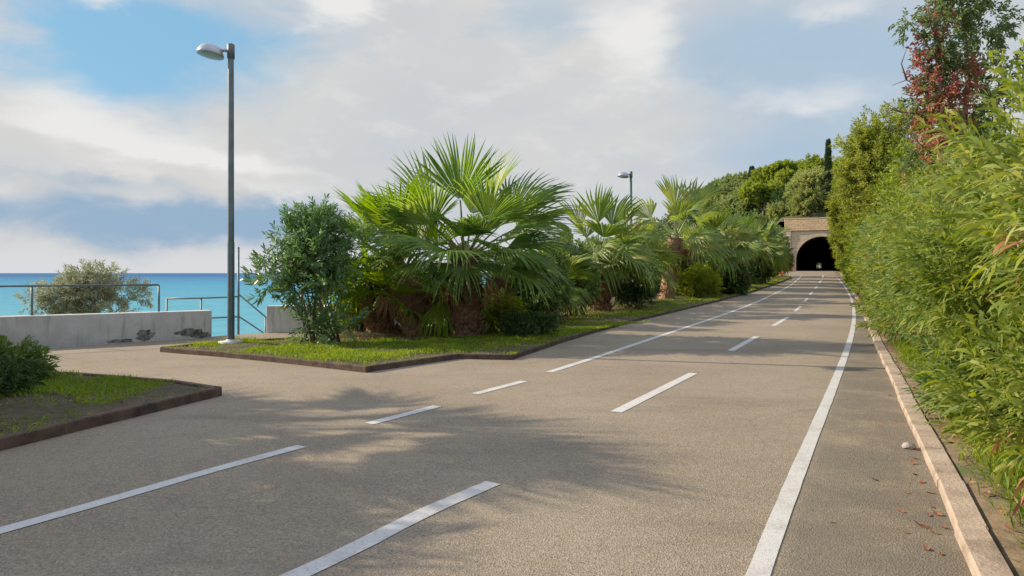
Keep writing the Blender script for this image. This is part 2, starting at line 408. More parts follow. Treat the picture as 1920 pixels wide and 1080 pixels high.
M['pine_blue'] = leafmat('far_pine_needles', [(0.070, 0.105, 0.042), (0.13, 0.165, 0.06), (0.21, 0.24, 0.09)], 0.42, 0.6, 0.2, nscale=0.3)
M['olive'] = leafmat('olive_leaf', [(0.10, 0.125, 0.045), (0.18, 0.21, 0.07), (0.28, 0.30, 0.115)], 0.4, 0.55, 0.3, nscale=0.4)
M['cypress'] = leafmat('cypress_leaf', [(0.016, 0.032, 0.018), (0.028, 0.050, 0.026), (0.046, 0.070, 0.036)], 0.12, 0.6, 0.2)
M['feather'] = leafmat('feathery_leaf', [(0.075, 0.100, 0.020), (0.150, 0.180, 0.032), (0.24, 0.26, 0.065)], 0.4, 0.5, 0.3, nscale=0.5)
M['creeper'] = leafmat('creeper_leaf', [(0.13, 0.038, 0.043), (0.22, 0.062, 0.068), (0.25, 0.10, 0.075), (0.25, 0.15, 0.06), (0.11, 0.14, 0.05)], 0.3, 0.5, 0.3)
M['creeper_green'] = leafmat('creeper_green_leaf', [(0.045, 0.070, 0.03), (0.085, 0.125, 0.045), (0.15, 0.19, 0.08)], 0.35, 0.5, 0.3)
M['orange'] = leafmat('orange_leaf', [(0.30, 0.09, 0.02), (0.42, 0.16, 0.03), (0.25, 0.2, 0.04)], 0.3, 0.5, 0.3)
M['grass'] = leafmat('grass_blade', [(0.060, 0.110, 0.014), (0.120, 0.180, 0.018), (0.215, 0.255, 0.03)], 0.4, 0.5, 0.3, nscale=0.8)


def sea_mat():
    m, t, b = mat('sea_water'); co = t.new('ShaderNodeNewGeometry').outputs['Position']
    sp = t.new('ShaderNodeSeparateXYZ'); t.l.new(co, sp.inputs[0])
    ln = t.new('ShaderNodeVectorMath', operation='LENGTH'); t.l.new(co, ln.inputs[0]); d = ln.outputs['Value']
    mpn = t.new('ShaderNodeMapping'); mpn.inputs['Scale'].default_value = (0.4, 1.0, 1.0); t.l.new(co, mpn.inputs[0])
    patch = t.noise(mpn.outputs[0], 0.02, 5, 0.6)
    ld = t.m('ADD', t.m('LOGARITHM', d, 10.0), t.m('MULTIPLY', t.m('SUBTRACT', patch, 0.5), 0.45))
    c = t.mix(t.ramp(ld, 1.95, 2.75), (0.10, 0.32, 0.39), (0.050, 0.235, 0.36))      # shallows to deep water
    c = t.mix(t.ramp(ld, 2.5, 3.4), c, (0.012, 0.085, 0.22))
    mpw = t.new('ShaderNodeMapping'); mpw.inputs['Scale'].default_value = (0.35, 1.0, 1.0); mpw.inputs['Rotation'].default_value = (0, 0, 0.5); t.l.new(co, mpw.inputs[0])
    wv1 = t.noise(mpw.outputs[0], 0.35, 6, 0.65); wv2 = t.noise(mpw.outputs[0], 1.6, 4, 0.6)
    foam = t.m('MULTIPLY', t.ramp(t.noise(mpw.outputs[0], 0.16, 6, 0.7), 0.60, 0.72), t.m('SUBTRACT', 1.0, t.ramp(ld, 1.9, 2.25)))
    c = t.mix(t.m('MULTIPLY', t.ramp(wv1, 0.45, 0.7), 0.45), c, (0.01, 0.17, 0.32))
    c = t.mix(t.m('MULTIPLY', foam, 0.6), c, (0.55, 0.68, 0.72))
    t.l.new(c, b.inputs['Base Color']); b.inputs['Roughness'].default_value = 0.4; b.inputs['Specular IOR Level'].default_value = 0.04
    bump(t, b, t.m('ADD', wv1, t.m('MULTIPLY', wv2, 0.3)), 0.9, 0.9)
    return m


def masonry(name, c1, c2, mortar, scale):
    m, t, b = mat(name); co = t.new('ShaderNodeTexCoord').outputs['Object']
    mp_ = t.new('ShaderNodeMapping'); mp_.inputs['Rotation'].default_value = (math.pi / 2, 0, 0); t.l.new(co, mp_.inputs[0])
    br = t.new('ShaderNodeTexBrick'); t.l.new(mp_.outputs[0], br.inputs['Vector']); br.inputs['Scale'].default_value = scale
    br.inputs['Color1'].default_value = (*c1, 1); br.inputs['Color2'].default_value = (*c2, 1); br.inputs['Mortar'].default_value = (*mortar, 1)
    br.inputs['Mortar Size'].default_value = 0.015; br.inputs['Brick Width'].default_value = 0.7; br.inputs['Row Height'].default_value = 0.32
    c = t.mix(t.m('MULTIPLY', t.ramp(t.noise(co, 1.2, 6, 0.65), 0.45, 0.75), 0.4), br.outputs['Color'], (c1[0] * .45, c1[1] * .45, c1[2] * .45))
    t.l.new(c, b.inputs['Base Color']); b.inputs['Roughness'].default_value = 0.95
    bump(t, b, t.noise(co, 6, 5, 0.6), 0.6, 0.08)
    return m


def stainmat():
    m, t, b = mat('wall_stain'); co = objco(t); f = t.ramp(t.noise(co, 9, 5, 0.7), 0.38, 0.6)
    t.l.new(t.mix(f, (0.06, 0.058, 0.055), (0.26, 0.25, 0.235)), b.inputs['Base Color']); b.inputs['Roughness'].default_value = 0.95
    return m


M['stain'] = stainmat()
M['sea'] = sea_mat()
M['stone_wall'] = masonry('portal_masonry', (0.56, 0.45, 0.31), (0.46, 0.37, 0.26), (0.30, 0.24, 0.17), 1.0)
M['stone_band'] = masonry('parapet_masonry', (0.62, 0.44, 0.26), (0.54, 0.38, 0.22), (0.28, 0.2, 0.13), 1.0)
M['lining'] = noisy('tunnel_lining', (0.05, 0.048, 0.045), (0.085, 0.08, 0.075), 1.0, 0.95, 0.6, 6)

# ------------------------------------------------------------------ setting: sea, ground, road, hill
def grid_mesh(name, G, m, smooth=True):
    r, c = G.shape[:2]; V = G.reshape(-1, 3)
    i = np.arange(r - 1)[:, None] * c + np.arange(c - 1)[None, :]
    Q = np.stack([i, i + 1, i + c + 1, i + c], -1).reshape(-1, 4)
    return link(name, np_mesh(name, V, quads=Q, smooth=smooth), m)


sea_z = -5.0
xs = np.array([-60000, -4000, -400, 0, 400, 60000.]); ys = np.array([-3000, 0, 100, 600, 4000, 80000.])
gx, gy = np.meshgrid(xs, ys); struct(grid_mesh('sea', np.stack([gx, gy, np.full_like(gx, sea_z)], -1), M['sea'], False))

rowsY = np.concatenate([np.arange(-25, 20, 1.5), np.arange(20, 100, 2.0), np.arange(100, 460, 12.0), [600, 1000, 2500]])
offL = [(-60, -9.0), (-9, -8.5), (-5.5, -6.5), (-3.2, -4.0), (-1.8, -1.4), (-0.9, -0.35), (-0.25, -0.06)]
offR = [(0.0, -0.05), (0.12, -0.03), (0.2, 0.062), (0.6, 0.10), (1.3, 0.16), (3, 0.9), (6, 2.6), (12, 5.5), (25, 10), (60, 16), (160, 22), (600, 25), (4000, 25)]
G = []
for Y in rowsY:
    sh, k, z = float(shore(Y)), float(kr(Y)), float(zr(Y))
    row = []
    for o, dz_ in offL: row.append((sh + o, Y, z + dz_ + (rng.normal() * 0.25 if o < -1 and o > -9 else 0)))
    for q in (0.25, 0.5, 0.75): row.append((sh + (k - sh) * q, Y, z - 0.06))
    for o, dz_ in offR:
        fade = 1.0
        row.append((k + o, Y, z + (dz_ if o < 0.9 else dz_ * fade + rng.normal() * 0.05 * min(o, 10) * 0.3)))
    G.append(row)
struct(grid_mesh('ground', np.array(G), M['ground']))

# the asphalt: carriageway and the side path that runs to the sea stairs
rowsY = np.concatenate([np.arange(-20, 100, 0.5), np.arange(100, 430, 10.0)])
G = []; SHD = []
R_line = gline([(1421, 1080), (1462, 966), (1499, 884), (1530, 803), (1562, 721), (1581, 677), (1591, 640), (1597, 623), (1602, 606), (1603, 582), (1596, 559), (1580, 535), (1570, 521), (1566, 514)])
_ly = np.log(R_line[:, 1]); _pf = np.polyfit(_ly, R_line[:, 0] / R_line[:, 1], 4); _yy = np.exp(np.linspace(_ly[0] - .25, _ly[-1], 24))
R_line = np.column_stack([np.polyval(_pf, np.log(_yy)) * _yy, _yy])
for Y in rowsY:
    sh, k, z = float(shore(Y)) - 0.2, float(kr(Y)) + 0.02, float(zr(Y))
    if Y > PY - 2: sh = float(kl(Y)) - 0.3
    rl = float(ext(R_line, Y)); rl = min(rl, k - 0.05)
    xs_ = list(np.linspace(sh, rl, 9)) + [rl + (k - rl) * 0.15, k]
    G.append([(x, Y, z) for x in xs_]); SHD.append([0.0] * 9 + [1.0, 1.0])
road = struct(grid_mesh('road', np.array(G), M['asphalt']))
at = road.data.attributes.new('shoulder', 'FLOAT', 'POINT'); at.data.foreach_set('value', np.array(SHD, np.float32).ravel())


def resample(P, step):
    P = np.asarray(P, float)
    if len(P) > 2:                                   # Catmull-Rom through the points
        Q = np.vstack([2 * P[0] - P[1], P, 2 * P[-1] - P[-2]]); o = []
        for i in range(1, len(Q) - 2):
            n = max(2, int(np.linalg.norm(Q[i + 1] - Q[i]) / step)); t_ = np.linspace(0, 1, n, endpoint=False)[:, None]
            a, b_, c_, d_ = Q[i - 1], Q[i], Q[i + 1], Q[i + 2]
            o.append(0.5 * (2 * b_ + (c_ - a) * t_ + (2 * a - 5 * b_ + 4 * c_ - d_) * t_ ** 2 + (3 * b_ - a - 3 * c_ + d_) * t_ ** 3))
        return np.vstack(o + [P[-1:]])
    n = max(2, int(np.linalg.norm(P[1] - P[0]) / step) + 1)
    return P[0] + (P[1] - P[0]) * np.linspace(0, 1, n)[:, None]


def marking(name, P, width, lift=0.005):
    P = resample(P, 0.25); tan = np.gradient(P, axis=0); tan /= np.linalg.norm(tan, axis=1)[:, None]
    nr = np.stack([tan[:, 1], -tan[:, 0]], 1)
    j = rng.normal(size=(len(P), 2)) * 0.0016
    Lp, Rp = P - nr * (width / 2 + j[:, :1]), P + nr * (width / 2 + j[:, 1:])
    V = np.stack([np.column_stack([Lp, zr(Lp[:, 1]) + lift]), np.column_stack([Rp, zr(Rp[:, 1]) + lift])], 1)
    o = grid_mesh(name, V, M['paint'], False); o.parent = road
    return o


marking('edge_line', R_line[:-1], 0.118)
marking('edge_line', gline([(-60, 1013), (150, 954), (400, 882), (565, 837)]), 0.13)
marking('edge_line', gline([(1030, 698), (1130, 666), (1220, 636), (1310, 606), (1400, 574), (1450, 552), (1480, 536), (1497, 523), (1503, 517)]), 0.13)
marking('edge_dash', gline([(692, 795), (820, 762)]), 0.13)
marking('edge_dash', gline([(890, 739), (982, 715)]), 0.13)
for a in ([(440, 1128), (555, 1080), (690, 1016), (800, 960), (925, 906)], [(1155, 773), (1300, 700)], [(1370, 658), (1419, 631)], [(1450, 611), (1477, 595)], [(1490, 584), (1502, 574)],
          [(1508, 566), (1514, 559.5)], [(1518, 553), (1524, 547)], [(1528, 541.5), (1533, 536)], [(1536, 531), (1540, 525)], [(1542, 521), (1544, 516)]):
    marking('centre_dash', gline(a), 0.14)


# kerbs
def stones(mb, P, prof, ln=1.0):
    """the same profile laid as separate kerb stones with narrow joints"""
    P = np.asarray(P, float); d = np.concatenate([[0], np.cumsum(np.linalg.norm(np.diff(P, axis=0), axis=1))])
    for a in np.arange(0, d[-1] - 0.05, ln):
        b_ = min(a + ln - 0.012, d[-1]); q = np.linspace(a, b_, 3); off = rng.normal() * 0.004; dz_ = rng.normal() * 0.003
        pts = np.column_stack([np.interp(q, d, P[:, 0]), np.interp(q, d, P[:, 1])])
        sweep(mb, pts, [(o + off, h + (dz_ if h > 0 else 0)) for o, h in prof], step=5)


def sweep(mb, P, prof, closed=False, step=0.5, zoff=0.0):
    """prof: list of (offset to the right of travel, height)"""
    segs = [resample(P[i:i + 2], step)[:-1] for i in range(len(P) - 1)] + [np.array(P[-1:])]
    P = np.vstack(segs); tan = np.gradient(P, axis=0); tan /= np.linalg.norm(tan, axis=1)[:, None]
    nr = np.stack([tan[:, 1], -tan[:, 0]], 1)
    V = []
    for o, h in prof:
        q = P + nr * o; V.append(np.column_stack([q, zr(P[:, 1]) + h + zoff]))
    V = np.stack(V, 1); n, m = V.shape[:2]
    i = np.arange(n - 1)[:, None] * m + np.arange(m - 1)[None, :]
    mb.add(V.reshape(-1, 3), quads=np.stack([i, i + m, i + m + 1, i + 1], -1).reshape(-1, 4))
    mb.add(np.concatenate([V[0], V[-1]]), quads=[(0, m - 1, m - 2, 1)] + ([(1, m - 2, m - 3, 2)] if m > 4 else []) + [(m, m + 1, 2 * m - 2, 2 * m - 1)] + ([(m + 1, m + 2, 2 * m - 3, 2 * m - 2)] if m > 4 else []))


kprof = lambda w_, h: [(0, -0.06), (0, h - 0.015), (-0.012, h), (-w_ + 0.012, h), (-w_, h - 0.015), (-w_, -0.06)]
Yk = np.concatenate([np.arange(-12, 84, 0.9)])
krl = np.column_stack([kr(Yk) + rng.normal(size=len(Yk)) * 0.006, Yk])
mb = MB(); stones(mb, krl, [(0, -0.06), (0, 0.055), (0.012, 0.07), (0.155, 0.075), (0.165, 0.06), (0.165, -0.06)])
struct(mb.build('kerb', M['kerb_pale']))
IS_front = gline([(300, 660), (420, 670), (540, 682), (685, 699), (770, 686), (860, 673), (905, 674), (960, 675), (1005, 660), (1050, 644), (1120, 623), (1200, 601), (1300, 577), (1400, 551), (1455, 533), (1486, 521)])
mb = MB(); sweep(mb, IS_front, kprof(-0.10, 0.10) if False else [(0, -0.06), (0, 0.085), (-0.012, 0.10), (-0.09, 0.10), (-0.10, 0.085), (-0.10, -0.06)])
tipback = np.array([gp(300, 660), gp(380, 650), gp(470, 644), gp(560, 640)])
sweep(mb, tipback[::-1][:], [(0, -0.06), (0, 0.085), (-0.012, 0.10), (-0.09, 0.10), (-0.10, 0.085), (-0.10, -0.06)])
struct(mb.build('kerb', M['kerb_brown']))
NB = np.array([gp(416, 742), gp(150, 808), gp(-300, 922)])
NBb = np.array([gp(416, 742), gp(330, 728), gp(150, 713), gp(-160, 700)])
mb = MB(); sweep(mb, NB[::-1], [(0, -0.06), (0, 0.105), (-0.012, 0.12), (-0.09, 0.12), (-0.10, 0.105), (-0.10, -0.06)])
sweep(mb, NBb, [(0, -0.06), (0, 0.105), (-0.012, 0.12), (-0.09, 0.12), (-0.10, 0.105), (-0.10, -0.06)])
struct(mb.build('kerb', M['kerb_brown']))


# planted beds: soil sheets a little below the kerb tops
def in_poly(P, x, y):
    r = np.zeros(x.shape, bool); n = len(P); j = n - 1
    for i in range(n):
        xi, yi = P[i]; xj, yj = P[j]
        r ^= ((yi > y) != (yj > y)) & (x < (xj - xi) * (y - yi) / (yj - yi + 1e-12) + xi); j = i
    return r


isl_back = [(float(shore(Y)) + 2.2 + 0.0 * Y, Y) for Y in np.arange(84, 18, -3)]
ISL = np.array([tuple(p) for p in IS_front] + isl_back + [tuple(gp(560, 640)), tuple(gp(470, 644)), tuple(gp(380, 650))])
BED = np.array([tuple(p) for p in NBb] + [(-14, 9), (-14, 3), tuple(NB[2]), tuple(NB[1])])


def bed_sheet(name, P, h):
    from mathutils.geometry import tessellate_polygon
    V = [(p[0], p[1], 0) for p in P]
    tr = tessellate_polygon([[Vector(v) for v in V]])
    V3 = [(p[0], p[1], float(zr(p[1])) + h) for p in P]
    return struct(link(name, np_mesh(name, V3, tris=np.array(tr)), M['soil']))


# the island follows the rising ground, so it is meshed in rows
def bed_rows(name, P, h, step=0.5):
    Vs, Qs = [], []; n = 0
    x0, x1 = P[:, 0].min(), P[:, 0].max(); y0, y1 = P[:, 1].min(), P[:, 1].max()
    gx_, gy_ = np.meshgrid(np.arange(x0, x1, step), np.arange(y0, y1, step))
    inside = in_poly(P, gx_, gy_)
    r, c_ = gx_.shape
    z = zr(gy_) + h + 0.02 * np.sin(gx_ * 3.1) * np.sin(gy_ * 2.3)
    V = np.stack([gx_, gy_, z], -1).reshape(-1, 3)
    i = (np.arange(r - 1)[:, None] * c_ + np.arange(c_ - 1)[None, :])
    ok = inside[:-1, :-1] & inside[1:, :-1] & inside[:-1, 1:] & inside[1:, 1:]
    Q = np.stack([i, i + 1, i + c_ + 1, i + c_], -1)[ok]
    return struct(link(name, np_mesh(name, V, quads=Q, smooth=True), M['soil']))


bed_sheet('soil', BED, 0.095)
bed_rows('soil', ISL, 0.075, 0.12)


# hill over the tunnel
def pf(s, t): return PX + HV[0] * s + RV[0] * t, PY + HV[1] * s + RV[1] * t
def sstep(a, b, x): u = np.clip((x - a) / (b - a), 0, 1); return u * u * (3 - 2 * u)


def hill_z(s, t):
    zt = 8.3 + 0.075 * np.minimum(s, 110) + 0.04 * np.clip(t, -100, 120) + 1.2 * np.sin(s * 0.07 + t * 0.05) + 0.8 * np.sin(s * 0.13 - t * 0.11 + 1)
    zt = np.where((np.abs(t) < 7) & (s < 6), 8.35 + s * 0.05, zt)
    z = -7 + (7 + zt) * sstep(-85, -24, t)
    wgt = sstep(5.0, 9.0, np.abs(t)); ramp_ = sstep(-2, 16, s)
    lowz = -7 + 7.6 * sstep(-60, -26, t)
    return z * (1 - wgt) + (lowz + (z - lowz) * ramp_) * wgt


ss = np.concatenate([[0.55], np.arange(2, 30, 2.0), np.arange(30, 120, 5), np.arange(120, 305, 12)])
tt = np.concatenate([np.arange(-110, -12, 6.0), np.arange(-12, 12.1, 1.0), np.arange(15, 130, 6)])
sg, tg = np.meshgrid(ss, tt, indexing='ij')
hx, hy = pf(sg, tg); struct(grid_mesh('hill', np.stack([hx, hy, hill_z(sg, tg)], -1), M['hill']))

# ------------------------------------------------------------------ tunnel
tz = float(zr(PY))
RZ = -PHD
tun = thing('tunnel', 'old stone railway tunnel mouth with dark round arch at end of path', 'tunnel', (PX, PY, tz), None, RZ)
AR, SPR = 3.0, 1.45


def arch(r, n=24, base=-0.3):
    P = [(-r, base)] + [(-r * math.cos(math.pi * k / n), SPR + r * math.sin(math.pi * k / n)) for k in range(n + 1)] + [(r, base)]
    return P


def ring_slab(mb, inner, outer, y0, y1):
    n = len(inner); V = []
    for y in (y0, y1):
        for P in (inner, outer): V += [(p[0], y, p[1]) for p in P]
    Q = []
    for i in range(n - 1):
        Q += [(i, i + 1, n + i + 1, n + i), (2 * n + i, 3 * n + i, 3 * n + i + 1, 2 * n + i + 1), (i, 2 * n + i, 2 * n + i + 1, i + 1), (n + i, n + i + 1, 3 * n + i + 1, 3 * n + i)]
    mb.add(V, quads=Q)


inn = arch(AR); HW, HT = 4.15, 5.2
outr = []
for x, z in inn:
    if z < SPR + 0.01: outr.append((math.copysign(HW, x), z)); continue
    a = math.atan2(z - SPR, x); c_, s_ = math.cos(a), math.sin(a)
    k = min(HW / abs(c_) if abs(c_) > 1e-6 else 1e9, (HT - SPR) / s_ if s_ > 1e-6 else 1e9)
    outr.append((c_ * k, SPR + s_ * k))
# put the two top corners in exactly
for sgn in (-1, 1):
    j = min(range(len(outr)), key=lambda q: (outr[q][0] - sgn * HW) ** 2 + (outr[q][1] - HT) ** 2); outr[j] = (sgn * HW, HT)
mb = MB(); ring_slab(mb, inn, outr, 0.0, 0.8); mb.build('portal_wall', M['stone_wall'], tun)
mb = MB(); ring_slab(mb, arch(AR - 0.004), arch(AR + 0.45), -0.06, 0.25); mb.build('arch_ring', M['stone_wall'], tun)
mb = MB(); mb.box((0, 0.3, HT + 0.13), (2 * HW + 0.7, 1.0, 0.22), bevel=0.04); mb.build('cornice', M['stone_band'], tun)
mb = MB(); mb.box((0, 0.32, HT + 0.26 + 0.62), (2 * HW + 0.45, 0.86, 1.24), bevel=0.03); mb.box((0, 0.32, HT + 1.5 + 0.07), (2 * HW + 0.5, 0.92, 0.14), bevel=0.03)
mb.build('parapet', M['stone_band'], tun)
for sx in (-1, 1):
    mb = MB(); mb.box((sx * (HW - 0.25), -0.09, HT / 2 - 0.2), (0.6, 0.18, HT + 0.36), bevel=0.02); mb.build('pilaster', M['stone_wall'], tun)
A = arch(AR, 20, -0.3); LY = [0.4, 3, 10, 30, 60, 100, 160, 230, 300]
V = np.array([[(p[0], y, p[1] + 0.009 * y * math.cos(PHD)) for p in A] for y in LY]); n_ = len(A)
i = np.arange(len(LY) - 1)[:, None] * n_ + np.arange(n_ - 1)[None, :]
link('lining', np_mesh('lining', V.reshape(-1, 3), quads=np.stack([i, i + 1, i + n_ + 1, i + n_], -1).reshape(-1, 4), smooth=True), M['lining'], tun)
ez = 0.009 * 300 * math.cos(PHD)
ia = [(-1.3, -0.3)] + [(-1.3 * math.cos(math.pi * k / 20), 1.6 + 1.3 * math.sin(math.pi * k / 20)) for k in range(21)] + [(1.3, -0.3)]
mb = MB(); ring_slab(mb, [(x, z + ez) for x, z in ia], [(x * 1.15, z * 1.1 + ez) for x, z in arch(AR, 20, -0.3)], 296, 297); mb.build('end_wall', M['lining'], tun)
# inside the mouth the wings close the cutting against the bank
for sx in (-1, 1):
    mb = MB(); mb.box((sx * (HW + 1.8), 1.0, 2.3), (3.6, 0.7, 5.4), bevel=0.03); mb.build('wing_wall', M['stone_wall'], tun)


# ------------------------------------------------------------------ foliage
def unit(a): return a / (np.linalg.norm(a, axis=-1, keepdims=True) + 1e-9)


def leaves_mesh(name, P, D, L, Wd, r, near=False, droop=0.25):
    n = len(P); D = unit(D)
    Rn = unit(np.cross(D, unit(r.normal(size=(n, 3)) * 0.7 + np.array((0, 0, 1.0)))))      # side vector: blades lie roughly face-up
    N = np.cross(Rn, D)
    L = np.broadcast_to(L, (n,))[:, None]; Wd = np.broadcast_to(Wd, (n,))[:, None]
    down = np.array((0, 0, -1.0))
    if near:
        m1 = P + D * L * 0.32; m2 = P + D * L * 0.7 + down * L * droop * 0.35; tip = P + D * L * 0.98 + down * L * droop
        V = np.stack([P, m1 - Rn * Wd / 2, m1 + Rn * Wd / 2, m2 - Rn * Wd * 0.42, m2 + Rn * Wd * 0.42, tip], 1).reshape(-1, 3)
        b = np.arange(n)[:, None] * 6
        tr = np.concatenate([b + np.array([[0, 2, 1]]), b + np.array([[3, 4, 5]])]); q = b + np.array([[1, 2, 4, 3]])
        return np_mesh(name, V, tr, q, False)
    mid = P + D * L * 0.45 + N * Wd * 0.12; tip = P + D * L + down * L * droop * 0.6
    V = np.stack([P, mid - Rn * Wd / 2, tip, mid + Rn * Wd / 2], 1).reshape(-1, 3)
    b = np.arange(n)[:, None] * 4
    return np_mesh(name, V, None, b + np.array([[0, 3, 2, 1]]), False)


def shoots(SP, SD, slen, nl, spread, r):
    """leaves set along shoots"""
    n = len(SP); SD = unit(SD)
    A_ = unit(np.cross(SD, unit(r.normal(size=(n, 3))))); B_ = np.cross(SD, A_)
    k = np.arange(nl)[None, :]; ph = k * 2.4 + r.uniform(0, 6.28, (n, 1))
    f = (k + 0.5) / nl
    P = SP[:, None] + SD[:, None] * (np.broadcast_to(slen, (n,))[:, None] * f)[..., None]
    sp = spread * (1.15 - 0.6 * f)
    rad = A_[:, None] * np.cos(ph)[..., None] + B_[:, None] * np.sin(ph)[..., None]
    D = SD[:, None] * np.cos(sp)[..., None] + rad * np.sin(sp)[..., None] + r.normal(size=P.shape) * 0.12
    return P.reshape(-1, 3), D.reshape(-1, 3)


def lobes_in(c, R, n, size, r, flat=1.0, low=-1.0):
    """random lobes filling an ellipsoid c, R"""
    out_ = []
    while len(out_) < n:
        p = r.uniform(-1, 1, 3)
        if np.linalg.norm(p) > 1 or p[2] < low: continue
        k = size * r.uniform(0.7, 1.3)
        q = p * (1 - 0.55 * k)
        rad = np.array(R) * k
        out_.append((*(np.array(c) + q * np.array(R)), rad[0] * 1.0, rad[1] * 1.0, rad[2] * flat))
    return np.array(out_)


def lobe_shoots(lobes, n, r, up=0.35, inner=0.35):
    w_ = (lobes[:, 3] * lobes[:, 4] + lobes[:, 3] * lobes[:, 5]); w_ = w_ / w_.sum()
    idx = r.choice(len(lobes), n, p=w_)
    d = unit(r.normal(size=(n, 3))); rad = r.uniform(inner ** 2, 1, n)[:, None] ** 0.5
    SP = lobes[idx, :3] + d * lobes[idx, 3:] * rad
    return SP, unit(d * 0.9 + np.array((0, 0, up)) + r.normal(size=(n, 3)) * 0.25)


def limbs(base, lobes, r, r0, n=None, name='trunk', parent=None, m=None, sway=0.15, fork=0.35):
    mb = MB(); base = np.array(base, float)
    idx = range(len(lobes)) if n is None else r.choice(len(lobes), min(n, len(lobes)), replace=False)
    top = lobes[:, :3].mean(0); f = base + (top - base) * fork
    mb.tube([base - np.array((0, 0, 0.15)), base + (f - base) * 0.5 + r.normal(size=3) * 0.05 * sway, f], [r0 * 1.2, r0, r0 * 0.8], 9)
    for i_ in idx:
        e = lobes[i_, :3]; mid = (f + e) / 2 + r.normal(size=3) * np.linalg.norm(e - f) * sway; mid[2] -= 0.05 * np.linalg.norm(e - f)
        mb.tube([f, mid, e], [r0 * 0.6, r0 * 0.35, r0 * 0.1], 6)
    return mb.build(name, m or M['bark'], parent, True)


def many_stems(base, lobes, r, r0, n, parent, m=None, spread=0.25):
    mb = MB(); base = np.array(base, float)
    for i_ in r.choice(len(lobes), min(n, len(lobes)), replace=False):
        e = lobes[i_, :3]; b = base + np.array((r.normal() * spread, r.normal() * spread, -0.08))
        mid = (b + e) / 2 + r.normal(size=3) * 0.08 * np.linalg.norm(e - b); mid[2] += 0.06
        mb.tube([b, mid, e], [r0, r0 * 0.7, r0 * 0.25], 6)
    return mb.build('stem', m or M['stem'], parent, True)


def plant(name, label, cat, base, lobes, leafm, nsh, nl, L, W_, slen, spread=0.8, near=False, droop=0.25, up=0.35, group=None,
          trunk=None, stems=0, r0=0.05, seed=1, inner=0.35, part='crown', fork=0.35, m=None):
    """a bush or tree; base and lobes in world metres"""
    r = np.random.default_rng(seed); base = np.array(base, float)
    t_ = thing(name, label, cat, tuple(base), group)
    lb = np.array(lobes, float).copy(); lb[:, :3] -= base
    SP, SD = lobe_shoots(lb, nsh, r, up, inner)
    keep = SP[:, 2] > 0.03
    P, D = shoots(SP[keep], SD[keep], slen, nl, spread, r)
    n = len(P)
    link(part, leaves_mesh(part, P, D, L * r.uniform(0.7, 1.2, n), W_ * r.uniform(0.75, 1.2, n), r, near, droop), leafm, t_)
    if stems: many_stems((0, 0, 0), lb, r, r0, stems, t_)
    if trunk: limbs((0, 0, 0), lb, r, r0, trunk, 'trunk', t_, m, fork=fork)
    return t_


def at_px(x, Y, dz=0.07): return np.array(((x - CX) * Y / F, Y, float(zr(Y)) + dz))
def z_px(y, Y): return EYE + (HY - y) * Y / F


# ------------------------------------------------------------------ palms
def frond_mesh(name, seed, pet=1.15, R=1.45, nseg=40, span=200, droop=0.25, bend=0.18, cup=0.22, mats=None):
    r = np.random.default_rng(seed); V, Q, mi = [], [], []
    # petiole
    n = 6; pp = [(0, 0, 0), (pet * .35, 0, .02), (pet * .7, 0, .02), (pet, 0, 0)]; pr = [0.035, 0.02, 0.015, 0.012]
    for p, q in zip(pp, pr):
        for k in range(n): a = 6.283 * k / n; V.append((p[0], p[1] + math.cos(a) * q * 1.3, p[2] + math.sin(a) * q * 0.8))
    for i_ in range(3):
        for k in range(n): Q.append((i_ * n + k, i_ * n + (k + 1) % n, i_ * n + n + (k + 1) % n, i_ * n + n + k)); mi.append(1)
    half = math.radians(span) / 2; dphi = 2 * half / nseg
    rs = np.array([0.03, 0.3, 0.52, 0.72, 0.88, 1.0]); wd = np.array([1.0, 1.0, 0.98, 0.62, 0.30, 0.02])
    for s in range(nseg):
        ph = -half + (s + 0.5) * dphi + r.normal() * 0.012
        Ls = R * (0.70 + 0.30 * math.cos(ph * 0.62)) * r.uniform(0.93, 1.05)
        dr = droop * r.uniform(0.5, 1.6); sw = r.normal() * 0.05
        b0 = len(V)
        for k in range(6):
            rad = rs[k] * Ls; hw = rad * math.tan(dphi / 2) * 1.04 * wd[k] if k < 3 else R * 0.56 * math.tan(dphi / 2) * 1.15 * wd[k]
            fr = max(0.0, rs[k] - 0.5) / 0.5
            ang = ph + sw * fr
            x, y = pet + rad * math.cos(ang), rad * math.sin(ang)
            z = cup * abs(y) - bend * (rad / R) ** 2 * R * (0.4 + 0.6 * max(0, math.cos(ph))) - dr * fr ** 1.7 * R * 0.55
            if fr > 0: x -= 0.10 * dr * fr * Ls * math.cos(ang); y -= 0.10 * dr * fr * Ls * math.sin(ang)
            nx, ny = -math.sin(ang), math.cos(ang)
            lift = hw * 0.55
            V += [(x - nx * hw, y - ny * hw, z - lift), (x, y, z + lift * 0.6), (x + nx * hw, y + ny * hw, z - lift)]
        for k in range(5):
            i_ = b0 + k * 3; Q += [(i_, i_ + 3, i_ + 4, i_ + 1), (i_ + 1, i_ + 4, i_ + 5, i_ + 2)]; mi += [0, 0]
    me = np_mesh(name, np.array(V), None, np.array(Q), False)
    for x in mats: me.materials.append(x)
    me.polygons.foreach_set('material_index', np.array(mi, np.int32))
    return me


def _var(kw, i_): return {**kw, 'span': kw.get('span', 178) + (-62, -38, -5, 16)[i_], 'cup': kw.get('cup', .22) + (.22, .16, .05, 0)[i_], 'nseg': kw.get('nseg', 40) + (-10, -6, 0, 0)[i_]}


def frond_set(key, mats, **kw):
    return [frond_mesh('frond', 100 + 7 * i_ + hash_(key), mats=mats, **{**_var(kw, i_), 'droop': kw.get('droop', 0.25) * f, 'bend': kw.get('bend', .18) * g}) for i_, (f, g) in enumerate([(0.5, 0.5), (0.9, 0.9), (1.2, 1.2), (1.55, 1.35)])]


